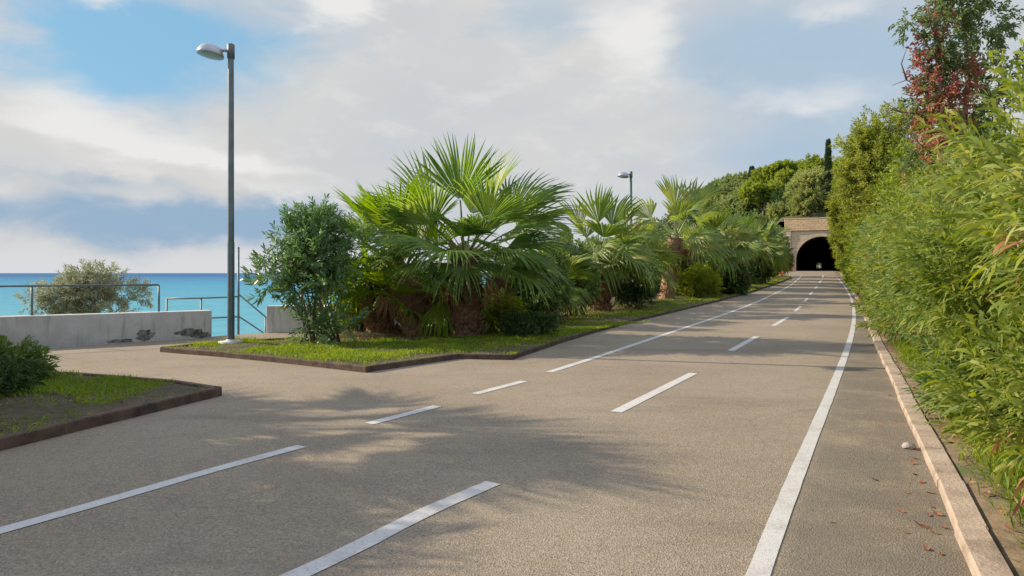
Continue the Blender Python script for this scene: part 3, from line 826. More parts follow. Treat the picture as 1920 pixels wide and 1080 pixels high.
def hash_(s): return sum(ord(ch) * (i_ + 1) for i_, ch in enumerate(s)) % 1000


FR = {'green': frond_set('green', [M['frond'], M['petiole']]), 'lime': frond_set('lime', [M['frond_lime'], M['petiole']], droop=0.35),
      'far': frond_set('far', [M['frond_far'], M['petiole']], nseg=26, droop=0.35), 'dry': frond_set('dry', [M['frond_dry'], M['petiole_dry']], nseg=18, R=0.95, pet=0.7, span=150, droop=0.9, cup=-0.5)}


def place_frond(me, name, parent, org, az_, el_, sc, roll=0.0, droop_tilt=0.0):
    a, e = math.radians(az_), math.radians(el_)
    X = Vector((math.cos(a) * math.cos(e), math.sin(a) * math.cos(e), math.sin(e)))
    Yv = Vector((-math.sin(a), math.cos(a), 0)); Z = X.cross(Yv)
    if roll: q = Matrix.Rotation(math.radians(roll), 3, X); Yv = q @ Yv; Z = q @ Z
    m_ = Matrix((X, Yv, Z)).transposed().to_4x4()
    m_ = Matrix.Translation(org) @ m_ @ Matrix.Scale(sc, 4)
    o = bpy.data.objects.new(name, me); COL.objects.link(o); o.parent = parent; o.matrix_local = m_
    return o


def palm(label, base, trunk_h, trunk_r, key, fr, nrand=0, seed=1, sc=1.0, bark='palm_bark', dead=6, lean=(0, 0), elr=(80, -25), group='fan palms planted along the path', stubs=150):
    r = np.random.default_rng(seed)
    t_ = thing('fan_palm', label, 'palm tree', tuple(base), group)
    mb = MB(); n = 14; hs = np.linspace(-0.1, trunk_h, 9); V = []
    rr = [trunk_r * (1.15 - 0.25 * h / trunk_h + 0.06 * r.normal()) for h in hs]
    pts = [(lean[0] * h / trunk_h, lean[1] * h / trunk_h, h) for h in hs]
    mb.tube(pts, rr, n)
    for k in range(stubs):                                             # old leaf bases
        h = trunk_h * (k + 0.5) / stubs; a = k * 2.39996; f = h / trunk_h
        rad = trunk_r * (1.1 - 0.25 * f)
        c0 = np.array((lean[0] * f + math.cos(a) * rad * 0.9, lean[1] * f + math.sin(a) * rad * 0.9, h))
        d = np.array((math.cos(a) * 0.55, math.sin(a) * 0.55, 0.8)) + r.normal(size=3) * 0.12; ln = trunk_r * r.uniform(0.35, 0.75)
        mb.tube([c0, c0 + d * ln * 0.5, c0 + d * ln + np.array((math.cos(a), math.sin(a), 0)) * ln * .15], [trunk_r * .17, trunk_r * .12, trunk_r * .05], 4)
    mb.build('trunk', M[bark], t_, False)
    top = Vector((lean[0], lean[1], trunk_h))
    mb = MB(); mb.lathe([(0.02, trunk_h + 0.42), (trunk_r * 0.45, trunk_h + 0.25), (trunk_r * 0.8, trunk_h), (trunk_r * 0.85, trunk_h - 0.25), (0.05, trunk_h - 0.3)], (lean[0], lean[1], 0), 12)
    cr = mb.build('crown', M['petiole'], t_, True)
    fs = list(fr)
    for k in range(nrand):
        f = (k + 0.5) / nrand; el_ = elr[0] + (elr[1] - elr[0]) * f ** 0.8 + r.normal() * 6
        fs.append((k * 137.5 + r.normal() * 12, el_, r.uniform(0.85, 1.1), r.normal() * 24))
    for a_, e_, s_, ro in fs:
        v = 0 if e_ > 45 else (1 if e_ > 15 else (2 if e_ > -8 else 3))
        ar = math.radians(a_); q = Vector((math.cos(ar) * trunk_r * .35, math.sin(ar) * trunk_r * .35, 0.12 * math.sin(math.radians(e_))))
        place_frond(FR[key][v], 'frond', cr, top + q, a_, e_, s_ * sc, ro)
    for k in range(dead):
        a_ = k * 360 / max(dead, 1) + r.uniform(-20, 20)
        q = Vector((math.cos(math.radians(a_)) * trunk_r * .8, math.sin(math.radians(a_)) * trunk_r * .8, -0.15 - 0.25 * r.random()))
        place_frond(FR['dry'][k % 4], 'dead_frond', t_, top + q, a_, r.uniform(-70, -20), r.uniform(0.45, 0.8) * sc, r.normal() * 35)
    return t_


# front palm: the fronds seen against the sky are set as in the photograph, the rest fill the crown
P1 = at_px(872, 16.4)
front = [(258, 77, 1.12, 10), (160, 52, 1.18, 38), (186, 40, 1.1, -30), (178, 27, 1.05, 25), (30, 64, 1.12, -35), (6, 43, 1.22, 32), (352, 30, 1.15, -25), (2, 13, 1.08, 20), (352, -4, 1.0, 6),
         (330, 20, 1.0, 20), (310, 4, 1.0, -10), (335, -14, 0.95, 0), (272, -12, 0.85, 0), (232, -6, 0.85, 12), (215, 14, 1.0, -25), (228, 36, 1.0, 30), (305, 40, 1.0, -30),
         (80, 62, 1.0, 40), (62, 45, 1.05, -30), (110, 28, 1, 20), (140, 12, 1, 0), (40, 20, 1, -20), (90, 5, 1, 0), (20, -8, 1, 0), (160, 2, 1, 0), (268, 26, 0.8, -20)]
palm('largest fan palm with tall upright fronds and dark brown trunk', P1, 1.9, 0.35, 'green', front, 8, 3, 1.0, dead=6, elr=(30, 5))
P2 = at_px(785, 16.9)
palm('yellow green fan palm left of the largest palm, on a reddish brown trunk', P2, 1.5, 0.33, 'lime',
     [(170, 55, 1.0, 0), (150, 35, 1.1, 0), (185, 25, 1.05, 0), (200, 8, 1.0, 0), (160, 68, .95, 0), (215, 40, .95, 0), (235, 12, .9, 0), (178, -12, .95, 0), (120, 50, 1, 0), (140, 10, 1, 0), (250, 55, .9, 0), (100, 25, 1, 0)], 14, 7, 1.02, 'palm_bark_pale', dead=7, lean=(-0.45, 0))
P2b = at_px(712, 17.3)
palm('squat fan palm with orange dead fronds spread at its foot behind the round bush', P2b, 0.55, 0.3, 'lime', [], 11, 12, 0.75, 'palm_bark_pale', dead=12, elr=(70, 5))
P3 = at_px(1122, 26.5)
palm('bushy fan palm in middle of the row with pale green crown and dark trunk', P3, 2.1, 0.40, 'far', [(265, 84, 1.1, 30), (30, 66, 1.15, 30), (175, 62, 1.05, -30), (10, 40, 1.05, 0), (170, 40, 1.05, 0)], 24, 21, 1.0, dead=7, elr=(50, -28))
P4 = at_px(1250, 36.5)
palm('taller fan palm right of the far street lamp, with brown dead skirt', P4, 3.3, 0.36, 'far', [(80, 82, 1.25, 30), (12, 60, 1.35, 30), (185, 38, 1.2, 20), (270, 55, .9, 0)], 15, 33, 1.12, 'palm_bark_pale', dead=16, lean=(0.45, 0), elr=(42, -30))
P5 = at_px(1340, 42)
palm('far fan palm standing among dark bushes right of the taller palm', P5, 3.0, 0.35, 'far', [], 24, 41, 1.0, dead=10)
P6 = at_px(1427, 56)
palm('farthest fan palm rising from the bushes before the tunnel mouth', P6, 2.9, 0.35, 'far', [], 22, 47, 1.05, dead=10)
P7 = at_px(1180, 32)
palm('small low fan palm behind the middle of the row, below the far street lamp', P7 + np.array((0.2, 1.0, 0)), 1.7, 0.3, 'far', [], 26, 52, 1.0, dead=5)

palm('far fan palm between the bright yellow green shrub and the far rounded bush', at_px(1386, 48), 2.9, 0.33, 'far', [], 24, 55, 1.05, dead=8)
palm('low far fan palm just right of the taller palm, behind the yellow green shrub', at_px(1297, 42), 2.2, 0.33, 'far', [], 24, 56, 1.0, dead=8)
palm('fan palm half hidden between the largest palm and the middle one', at_px(1016, 22.5), 1.0, 0.3, 'far', [], 20, 57, 0.78, dead=4)

# palms beyond the left edge of the picture: they throw the frond shadows on the near road
palm('fan palm on the near bed beyond the left edge, nearest the sea path', (-10.6, 8.9, 0.1), 3.6, 0.3, 'green', [], 30, 61, 1.0, dead=5, elr=(70, -30))
palm('fan palm on the near bed beyond the left edge, middle one', (-9.6, 6.2, 0.1), 1.9, 0.3, 'green', [], 26, 62, 1.0, dead=5, elr=(70, -30))
palm('fan palm on the near bed beyond the left edge, closest to the road', (-7.7, 4.6, 0.1), 1.8, 0.3, 'green', [], 26, 63, 0.95, dead=5, elr=(65, -30))

palm('low fan palm on the near bed beyond the left edge, between two taller ones', (-9.8, 7.7, 0.1), 1.4, 0.3, 'green', [], 28, 64, 1.0, dead=5, elr=(70, -10))
palm('fan palm beyond the left edge, farthest from the road', (-13.6, 9.9, 0.1), 3.5, 0.3, 'green', [], 28, 65, 1.0, dead=5, elr=(70, -20))
palm('small fan palm beyond the left edge at the front of the near bed', (-8.2, 5.9, 0.1), 1.0, 0.28, 'green', [], 26, 66, 0.85, dead=4, elr=(75, 0))

# ------------------------------------------------------------------ shrubs on the island
r_ = np.random.default_rng(3)


def ell(x, Y, ytop, ybot, wpx, depth, n, size, seed, flat=1.0):
    k = Y / F; b = at_px(x, Y); zt, zb = z_px(ytop, Y), max(z_px(ybot, Y), b[2] + 0.02)
    return b, lobes_in((b[0], b[1], (zt + zb) / 2), (wpx * k / 2, depth, (zt - zb) / 2), n, size, np.random.default_rng(seed), flat)


# oleander left of the palms: a leaning vase of shoots
b, lb = ell(600, 14.6, 410, 615, 165, 0.8, 26, 0.27, 4)
b = at_px(612, 14.6)
extra = np.array([(*at_px(x, 14.6 + o)[:2], z_px(y, 14.6), .3, .3, .25) for x, y, o in [(505, 520, 0), (500, 545, .1), (540, 455, 0), (560, 430, .1), (600, 415, 0), (650, 440, 0.2), (520, 500, -.2), (640, 610, -.3), (600, 620, -.4), (580, 600, -.3)]])
plant('oleander_bush', 'blue green oleander bush beside the tall lamp, at left end of the planted strip', 'bush', b, np.vstack([lb, extra]), M['oleander'], 800, 15, 0.16, 0.034, 0.34, 0.75, True, 0.12, 0.55, stems=26, r0=0.022, seed=5, inner=0.2)
def bush(label, x, Y, ytop, ybot, w_, mt, n=700, nl=12, L=0.12, W_=0.045, seed=1, dep=None, lob=14, size=0.38, name='shrub', slen=0.22, stems=10, near=False, off=(0, 0), group='shrubs between the palms', spread=0.9, up=0.35):
    b, lb = ell(x, Y, ytop, ybot, w_, dep or w_ * Y / F / 2, lob, size, seed)
    return plant(name, label, 'bush', b, lb, mt, n, nl, L, W_, slen, spread, near, 0.2, up, group, stems=stems, r0=0.02, seed=seed)


bush('low dark round shrub right of the largest palm trunk', 992, 16.2, 585, 638, 120, M['dark'], 800, 12, 0.08, 0.035, 2, slen=0.15)
bush('small yellow green shrub between largest palm trunk and dark round shrub', 935, 17.4, 555, 625, 70, M['yellow'], 420, 11, 0.10, 0.04, 3)
bush('loose green shrub behind the dark round shrub', 1035, 20, 480, 610, 110, M['green'], 900, 12, 0.13, 0.045, 4)
bush('tall loose green shrub filling the gap left of the middle palm', 1075, 23.5, 440, 590, 100, M['green'], 900, 12, 0.14, 0.05, 5)
bush('dark green shrub right of the middle palm foot', 1190, 28, 508, 577, 90, M['dark'], 800, 12, 0.13, 0.05, 6)
bush('green shrub behind the middle palm on its right', 1165, 30, 440, 570, 120, M['green'], 800, 12, 0.16, 0.06, 7)
bush('bright yellow green shrub right of the pale swollen palm foot', 1306, 38, 496, 557, 92, M['yellow'], 900, 12, 0.16, 0.055, 8, slen=0.3)
bush('yellowish low shrub left behind the reddish palm trunk', 668, 17.8, 560, 640, 80, M['yellow'], 420, 11, 0.11, 0.045, 9)
bush('green shrub between oleander and yellow green palm', 700, 18.6, 470, 620, 110, M['green'], 700, 12, 0.13, 0.05, 10)
bush('shaded shrub behind the two large palm trunks', 825, 19.5, 500, 630, 160, M['dark'], 1000, 12, 0.13, 0.05, 11)
bush('green shrub behind the largest palm on its right', 960, 20.5, 470, 615, 130, M['green'], 800, 12, 0.13, 0.05, 12)
for i_, (x, Y, yt, yb, w_, mk, lab) in enumerate([
        (1352, 50, 412, 549, 90, 'green', 'green bush behind the bright yellow green shrub'),
        (1280, 40, 470, 556, 70, 'dark', 'dark bush hidden behind the taller palm trunk'),
        (1392, 60, 398, 543, 85, 'green', 'tall rounded bush in middle of the far dark bushes'),
        (1372, 42, 500, 552, 70, 'dark', 'low dark bush at the kerb below the far rounded bush'),
        (1412, 56, 440, 541, 62, 'dark', 'dark bush halfway along the far bushes'),
        (1425, 60, 405, 539, 70, 'green', 'bush with thin crown behind the farthest palm'),
        (1448, 66, 415, 532, 60, 'green', 'last tall bush but one before the tunnel wall'),
        (1462, 72, 425, 527, 44, 'dark', 'last tall dark bush before the tunnel wall'),
        (1320, 52, 395, 545, 90, 'dark', 'dark bush behind the far fan palm'),
        (1225, 44, 440, 550, 90, 'green', 'bush behind the far street lamp foot'),
        (1250, 58, 420, 540, 140, 'dark', 'broad dark bush closing the view to the sea behind the taller palm'),
        (1130, 46, 450, 550, 130, 'green', 'broad bush by the sea behind the middle palm')]):
    bush(lab, x, Y, yt, yb, w_, M[mk], 900, 12, 0.24, 0.09, 30 + i_, slen=0.4, stems=8, lob=16, size=0.32)
t_ = bush('small orange flowering shrub by the kerb at the tunnel wall', 1471, 74, 478, 525, 26, M['orange'], 260, 10, 0.2, 0.08, 51, slen=0.3, stems=4)
bush('low green shrub at the kerb left of the orange one', 1448, 70, 500, 529, 34, M['yellow'], 300, 10, 0.2, 0.08, 52, slen=0.3, stems=4)
bush('silvery bush behind the left sea wall and its railing', 165, 17.5, 500, 640, 235, M['silver'], 1000, 14, 0.12, 0.03, 53, dep=0.7, lob=18, size=0.33, off=(0, 0), group=None)
bush('leafy shrub on the near bed at left edge', -10, 9.3, 655, 750, 150, M['green'], 420, 12, 0.12, 0.045, 54, dep=0.5, group=None)
bush('dark low shrub on the near bed beyond the left edge', -60, 8.2, 690, 790, 190, M['dark'], 500, 12, 0.12, 0.045, 55, dep=0.6, group=None)

# ------------------------------------------------------------------ right-hand hedge and trees
def kside(Y, off): return np.array((float(kr(Y)) + off, Y, float(zr(Y)) + 0.1))


hl = ['bright narrow-leaved hedge shrub nearest the camera at right edge', 'bright narrow-leaved hedge shrub second from the camera', 'tall narrow-leaved hedge shrub below the red creeper',
      'narrow-leaved hedge shrub just beyond the red creeper', 'hedge shrub beside the road where the wide shadow band falls', 'hedge shrub in the middle of the right row',
      'hedge shrub under the front of the big feathery tree', 'hedge shrub beneath the big feathery tree', 'hedge shrub just past the big feathery tree', 'hedge shrub beside the farthest road dashes',
      'last hedge shrub but one before the tunnel', 'last hedge shrub at right side of the tunnel mouth']
Ys = [3.4, 6.0, 8.8, 12.0, 16.0, 20.5, 26.0, 33.0, 41.0, 51.0, 62.0, 74.0]
Hh = [2.6, 2.7, 2.9, 3.0, 3.0, 3.1, 3.4, 3.8, 4.2, 4.6, 5.0, 5.0]
for i_, Y in enumerate(Ys):
    nxt = (Ys[i_ + 1] if i_ < 11 else 84) - Y; prv = Y - (Ys[i_ - 1] if i_ else 1.0)
    half = (nxt + prv) / 4 * 1.25; r = np.random.default_rng(200 + i_)
    base = kside(Y, 1.5); lobes = []
    dirv = np.array([float(kr(Y + 1)) - float(kr(Y - 1)), 2.0]); dirv /= np.linalg.norm(dirv); nrm = np.array([dirv[1], -dirv[0]])
    nlob = int(13 + 5 * half)
    for k in range(nlob):
        u = r.uniform(-half, half); hgt = r.uniform(0.25, Hh[i_] - 0.35) ; dep = r.uniform(-0.4, 1.0) + 0.10 * hgt + (0.3 if hgt < 0.7 else 0)
        p = np.array((float(kr(Y + u * dirv[1])), Y + u * dirv[1])) + nrm * (0.80 + dep)
        s_ = r.uniform(0.34, 0.66) * (1 + 0.08 * i_)
        s_ = min(s_, 0.9 + dep * 0.8 if dep > -0.2 else 0.65)
        lobes.append((p[0], p[1], float(zr(p[1])) + 0.1 + hgt, s_, s_, s_ * 0.85))
    near = i_ < 5
    hm = M['hedge_deep'] if i_ in (2, 4, 6) else (M['hedge'] if i_ < 7 else M['hedge_mid'])
    sz = [0.15, 0.15, 0.15, 0.155, 0.17, 0.19, 0.21, 0.26, 0.3, 0.34, 0.4, 0.44][i_]
    hs_ = plant('hedge_shrub', hl[i_], 'hedge shrub', base, np.array(lobes), hm, [2300, 2500, 2700, 2700, 2300, 1900, 1600, 1400, 1400, 1400, 1300, 1200][i_], 14, sz, sz * 0.16 if near else sz * 0.3, 0.34 if near else 0.5, 0.7, near, 0.35, 0.6,
          'shrubs of the right-hand hedge', stems=16, r0=0.018, seed=210 + i_, inner=0.3, part='foliage')
    if i_ < 8:                                                         # withered and young yellow shoots among the green
        lb = np.array(lobes); lb[:, :3] -= base
        for nm, mt_, ns in (('withered_foliage', M['dryleaf'], 60), ('young_foliage', M['yellow'], 170)):
            SP, SD = lobe_shoots(lb, ns, r, 0.6, 0.75); P, D = shoots(SP, SD, 0.3, 11, 0.75, r)
            link(nm, leaves_mesh(nm, P, D, sz * r.uniform(.6, 1.1, len(P)), sz * 0.16 * r.uniform(.7, 1.2, len(P)), r, near, 0.45), mt_, hs_)


def tree(label, base, c, R, mt, nl=14, nsh=900, L=0.3, W_=0.12, seed=1, lob=24, size=0.35, name='tree', r0=0.2, slen=0.6, flat=1.0, low=-1.0, trunk=9, group=None, spread=0.9, up=0.35, fork=0.4, cat='tree', inner=.35, droop=.2):
    lb = lobes_in(c, R, lob, size, np.random.default_rng(seed), flat, low)
    return plant(name, label, cat, base, lb, mt, nsh, nl, L, W_, slen, spread, False, droop, up, group, trunk=trunk, r0=r0, seed=seed, fork=fork, inner=inner)


def ptree(label, x, Y, ytop, ybot, w_, zb, mt, dep=None, **kw):
    k = Y / F; X = (x - CX) * k; zt, zl = z_px(ytop, Y), z_px(ybot, Y)
    return tree(label, (X, Y, zb), (X, Y, (zt + zl) / 2), (w_ * k / 2, dep or w_ * k / 2, (zt - zl) / 2), mt, **kw)


gR = 'tall trees behind the right-hand hedge'
ptree('big feathery olive green tree rising behind the right hedge', 1655, 44, 205, 470, 150, 1.8, M['feather'], seed=71, nsh=2600, L=0.30, W_=0.09, lob=40, size=0.30, r0=0.22, slen=0.6, group=gR)
ptree('feathery tree leaning over the kerb in front of the tunnel mouth', 1612, 62, 290, 500, 90, 1.6, M['feather'], seed=72, nsh=1900, L=0.36, W_=0.12, lob=30, size=0.32, r0=0.2, group=gR)
ptree('tall bushy tree right of the big feathery tree, below the creeper', 1722, 33, 265, 440, 130, 2.2, M['hedge_mid'], seed=73, nsh=1900, L=0.24, W_=0.08, lob=30, size=0.32, r0=0.16, group=gR)
ptree('bushy tree behind the bright hedge at right edge', 1830, 18, 240, 430, 230, 2.5, M['hedge_mid'], seed=74, nsh=1700, L=0.2, W_=0.06, lob=30, size=0.3, r0=0.13, group=gR)
ptree('slim tree between tunnel wall and the leaning feathery tree', 1588, 76, 330, 500, 50, 2.2, M['feather'], seed=75, nsh=1100, L=0.4, W_=0.14, lob=18, size=0.36, r0=0.16, group=gR)

# tall thin tree with red creeper at the right edge
cb = kside(13.5, 2.6); r = np.random.default_rng(77)
ct = thing('creeper_tree', 'thin bare-branched tree overgrown with red and orange creeper at right edge', 'tree', tuple(cb))
def q_(x, y, o=0.0): Y = 13.5 + o; return np.array(((x - CX) * Y / F, Y, z_px(y, Y))) - cb
mb = MB()
mb.tube([(0, 0, -0.2), q_(1772, 330), q_(1762, 200, -.2), q_(1757, 80), q_(1748, -60, .2)], [0.09, 0.07, 0.055, 0.04, 0.02], 8)
mb.tube([(0.1, 0.1, -0.2), q_(1800, 330, .3), q_(1815, 150, .4), q_(1800, -50, .5)], [0.08, 0.06, 0.045, 0.02], 8)
mb.build('trunk', M['bark'], ct, True)
mb = MB()
tw = [[(1762, 210), (1735, 170), (1700, 150), (1672, 160)], [(1764, 260), (1730, 215), (1690, 210), (1655, 190)], [(1760, 120), (1735, 80), (1712, 50), (1692, 30)], [(1757, 80), (1742, 40), (1738, -20)],
      [(1735, 170), (1712, 180), (1690, 175)], [(1730, 215), (1705, 230), (1668, 250)], [(1755, 60), (1770, 20), (1775, -30)], [(1764, 300), (1725, 270), (1690, 235)], [(1700, 150), (1690, 120), (1700, 90)], [(1690, 210), (1672, 205), (1660, 215)]]
for k, t2 in enumerate(tw):
    o = r.uniform(-.4, .4); mb.tube([q_(x, y, o) for x, y in t2], np.linspace(0.02, 0.005, len(t2)), 5)
mb.build('bare_branch', M['bark'], ct, True)


def leafset(name, pts, mt, n, nl, L, W_, slen, seed):
    r = np.random.default_rng(seed); lb = np.array([(*q_(x, y, o), s_, s_, s_) for x, y, s_, o in pts])
    SP, SD = lobe_shoots(lb, n, r, 0.1, 0.2); P, D = shoots(SP, SD, slen, nl, 0.9, r)
    return link(name, leaves_mesh(name, P, D, L * r.uniform(.6, 1.2, len(P)), W_ * r.uniform(.7, 1.2, len(P)), r, False, 0.4), mt, ct)


leafset('creeper', [(1735, 130, .22, 0), (1752, 165, .30, -.2), (1740, 205, .30, 0), (1757, 240, .28, -.3), (1727, 150, .18, 0), (1765, 275, .28, -.2), (1775, 200, .36, 0), (1748, 80, .2, 0), (1790, 255, .36, 0), (1738, 225, .2, .1), (1758, 300, .2, -.3), (1800, 150, .35, 0), (1755, 40, .2, 0), (1715, 115, .14, 0)], M['creeper'], 390, 8, 0.10, 0.058, 0.2, 78)
leafset('foliage', [(1755, 100, .3, 0), (1740, 180, .3, .1), (1760, 230, .3, .1), (1770, 60, .35, 0), (1715, 55, .2, 0), (1750, 45, .22, 0), (1790, 20, .4, .2), (1775, 120, .35, .2), (1762, 160, .3, .3), (1820, 90, .5, .3), (1700, 40, .13, 0), (1725, 205, .2, .2), (1810, -20, .5, .3), (1840, 200, .5, .4), (1860, 40, .5, .4), (1780, 260, .45, .6), (1745, 290, .35, .6), (1725, 310, .3, .5), (1800, 320, .5, .6), (1850, 300, .5, .6), (1880, 150, .5, .6), (1740, 130, .22, .3), (1770, 0, .35, .3)], M['creeper_green'], 1250, 10, 0.11, 0.05, 0.22, 79)

# ------------------------------------------------------------------ trees on the hill
gH = 'trees on the hill above the tunnel'


def htree(label, x, Y, ytop, w_, hgt, mt, **kw):
    """stands on the hill; hgt is the crown's height in metres"""
    k = Y / F; X = (x - CX) * k; zt = z_px(ytop, Y)
    d = np.array((X - PX, Y - PY)); s_, t2 = float(d @ HV), float(d @ RV)
    zb = float(hill_z(np.array(s_), np.array(t2))) if s_ > 0.6 else tz
    zb = min(zb, zt - hgt * 0.8)
    return tree(label, (X, Y, zb), (X, Y, zt - hgt / 2), (w_ * k / 2, w_ * k / 2, hgt / 2), mt, group=gH, **kw)


htree('pale rounded olive tree just above the tunnel parapet', 1520, 93, 318, 85, 7.0, M['olive'], seed=81, nsh=1900, L=0.42, W_=0.16, lob=26, size=0.36, r0=0.2, name='olive_tree')
htree('rounded tree crowning the hill left of the cypress', 1535, 104, 298, 80, 7.5, M['pine'], seed=82, nsh=1500, L=0.5, W_=0.2, lob=22, size=0.36, r0=0.2, name='hill_tree')
htree('rounded tree right of the cypress behind the hedge trees', 1585, 98, 300, 70, 8.0, M['pine'], seed=83, nsh=1400, L=0.5, W_=0.2, lob=22, size=0.36, r0=0.2, name='hill_tree')
htree('broad umbrella pine with bright lit top left of the olive tree', 1462, 112, 308, 110, 4.6, M['pine'], seed=84, nsh=2400, L=0.5, W_=0.2, lob=30, size=0.26, r0=0.3, flat=0.8, low=-0.25, name='umbrella_pine')
htree('second umbrella pine lower on the slope, above the far bushes', 1430, 106, 340, 75, 3.8, M['pine'], seed=85, nsh=1600, L=0.45, W_=0.18, lob=22, size=0.28, r0=0.25, low=-0.25, name='umbrella_pine')
htree('small grey green tree left of the tunnel parapet', 1462, 96, 378, 50, 4.5, M['olive'], seed=86, nsh=1000, L=0.4, W_=0.16, lob=14, size=0.4, r0=0.15, name='hill_tree')
htree('dark leafy tree low on the slope behind the umbrella pine', 1480, 101, 352, 62, 5.0, M['dark'], seed=87, nsh=1200, L=0.45, W_=0.2, lob=18, size=0.38, r0=0.2, name='hill_tree')
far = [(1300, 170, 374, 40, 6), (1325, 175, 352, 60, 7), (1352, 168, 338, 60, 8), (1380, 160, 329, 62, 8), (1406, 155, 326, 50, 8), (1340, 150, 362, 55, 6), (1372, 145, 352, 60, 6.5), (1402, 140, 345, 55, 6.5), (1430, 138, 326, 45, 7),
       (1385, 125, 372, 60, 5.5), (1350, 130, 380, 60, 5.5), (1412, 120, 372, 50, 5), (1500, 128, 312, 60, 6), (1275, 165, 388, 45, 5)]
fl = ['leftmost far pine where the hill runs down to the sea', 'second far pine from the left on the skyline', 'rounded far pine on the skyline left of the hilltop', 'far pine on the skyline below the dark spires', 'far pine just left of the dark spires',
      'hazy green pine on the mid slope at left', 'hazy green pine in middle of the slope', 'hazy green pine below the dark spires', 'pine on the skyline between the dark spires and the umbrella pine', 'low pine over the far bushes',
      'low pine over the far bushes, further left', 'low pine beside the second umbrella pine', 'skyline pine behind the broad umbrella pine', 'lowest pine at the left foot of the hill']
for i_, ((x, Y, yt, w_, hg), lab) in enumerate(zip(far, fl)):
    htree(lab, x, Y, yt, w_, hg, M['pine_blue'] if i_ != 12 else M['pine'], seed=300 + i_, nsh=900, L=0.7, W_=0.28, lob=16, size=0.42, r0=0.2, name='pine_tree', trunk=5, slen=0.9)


def spire(label, x, Y, ytop, ybot, w_, seed, n=1400, L=0.3):
    k = Y / F; X = (x - CX) * k; zt, zb = z_px(ytop, Y), z_px(ybot, Y); R = w_ * k / 2; H = zt - zb; r = np.random.default_rng(seed)
    t_ = thing('cypress', label, 'tree', (X, Y, zb), 'dark cypresses on the hill')
    f = r.uniform(0.04, 1, n) ** 1.0; a = r.uniform(0, 6.283, n); rad = R * np.minimum(1, f * 6) * (1 - f) ** 0.45 * r.uniform(0.55, 1.05, n)
    SP = np.column_stack([np.cos(a) * rad, np.sin(a) * rad, f * H * 0.985]); SD = np.column_stack([np.cos(a) * .3, np.sin(a) * .3, np.ones(n)])
    P, D = shoots(SP, SD, L * 1.4, 8, 0.5, r)
    link('crown', leaves_mesh('crown', P, D, L, L * .35, r), M['cypress'], t_)
    mb = MB(); mb.tube([(0, 0, -1.0), (0, 0, H * .5), (0, 0, H * .95)], [R * .25, R * .15, 0.02], 8); mb.build('trunk', M['bark'], t_, True)


spire('tall slender dark cypress above the right side of the tunnel parapet', 1553, 91, 265, 412, 15, 91)
spire('short dark cypress spire on the skyline, the taller of two', 1410, 150, 318, 372, 16, 92, 700, 0.5)
spire('shortest dark cypress spire on the skyline', 1427, 152, 321, 372, 12, 93, 600, 0.5)
bush('green shrub on the bank beyond the far tunnel exit', 1542, 396, 480, 506, 60, M['green'], 500, 10, 0.8, 0.4, 95, slen=1.0, stems=4, group=None)

# ------------------------------------------------------------------ street lamps
def street_lamp(label, base, h, head_dir, pr=0.07):
    t_ = thing('street_lamp', label, 'street lamp', tuple(base), 'street lamps along the path')
    mb = MB(); mb.lathe([(pr * 1.05, 0), (pr * 1.05, h * .33), (pr * 0.95, h * .34), (pr * .86, h - 0.28)], n=16); mb.build('pole', M['steel'], t_, True)
    mb = MB(); mb.lathe([(0.05, h + 0.02), (pr * 1.12, h), (pr * 1.12, h - 0.30), (pr * 0.8, h - 0.31)], n=16); mb.build('collar', M['steel_dark'], t_, True)
    mb = MB(); mb.lathe([(0.26, -0.01), (0.26, 0.03), (0.12, 0.035), (0.10, 0.07), (0.06, 0.075)], n=20); mb.build('base_plate', M['concrete'], t_, True)
    hd = thing('x', 'x', 'x'); bpy.data.objects.remove(hd)
    d = np.array((*head_dir, 0.0)); d /= np.linalg.norm(d)
    mb = MB(); mb.tube([d * pr * .8 + np.array((0, 0, h - 0.13)), d * 0.20 + np.array((0, 0, h - 0.13))], [0.035, 0.035], 10); mb.build('arm', M['aluminium'], t_, True)
    a = math.radians(-9); rot = np.array([[math.cos(a), 0, math.sin(a)], [0, 1, 0], [-math.sin(a), 0, math.cos(a)]])
    c0 = d * 0.42 + np.array((0, 0, h - 0.27)); yaw = math.atan2(d[1], d[0]); cz, sz_ = math.cos(yaw), math.sin(yaw)
    rot = np.array([[cz, -sz_, 0], [sz_, cz, 0], [0, 0, 1]]) @ np.array([[math.cos(-a), 0, math.sin(-a)], [0, 1, 0], [-math.sin(-a), 0, math.cos(-a)]]).T
    mb = MB(); mb.lathe([(0.265, 0.0), (0.285, 0.015), (0.27, 0.07), (0.235, 0.15), (0.19, 0.205), (0.12, 0.235), (0.01, 0.245)], c0, 24, rot=rot)
    hd = mb.build('lamp_head', M['aluminium'], t_, True)
    mb = MB(); mb.lathe([(0.262, 0.004), (0.2, -0.022), (0.1, -0.035), (0.003, -0.04)], c0, 24, rot=rot); mb.build('diffuser', M['glass'], hd, True)
    return t_


LB = at_px(433, 14.6, 0.09)
lh = z_px(84, 14.6) - LB[2]
street_lamp('tall grey street lamp at the left end of the planted strip', LB, lh, (-1.0, -0.25))
LB2 = at_px(1183, 32.8, 0.09)
street_lamp('distant street lamp whose head shows above the palms', LB2, z_px(322, 32.8) - LB2[2], (-1.0, -0.25))

# ------------------------------------------------------------------ sea wall, railings and stairs
def wall_run(name, label, P, h, th, parts=None):
    P = [np.array(p) for p in P]; t_ = thing(name, label, 'wall', (*P[0], 0.0)); mb = MB()
    for a, b2 in zip(P[:-1], P[1:]):
        d = b2 - a; L_ = np.linalg.norm(d); c0 = (a + b2) / 2 - P[0]
        mb.box((c0[0], c0[1], h / 2 - 0.06), (L_, th, h + 0.12), (d[0], d[1], 0), bevel=0.012)
    mb.build('wall_body', M['concrete'], t_); return t_


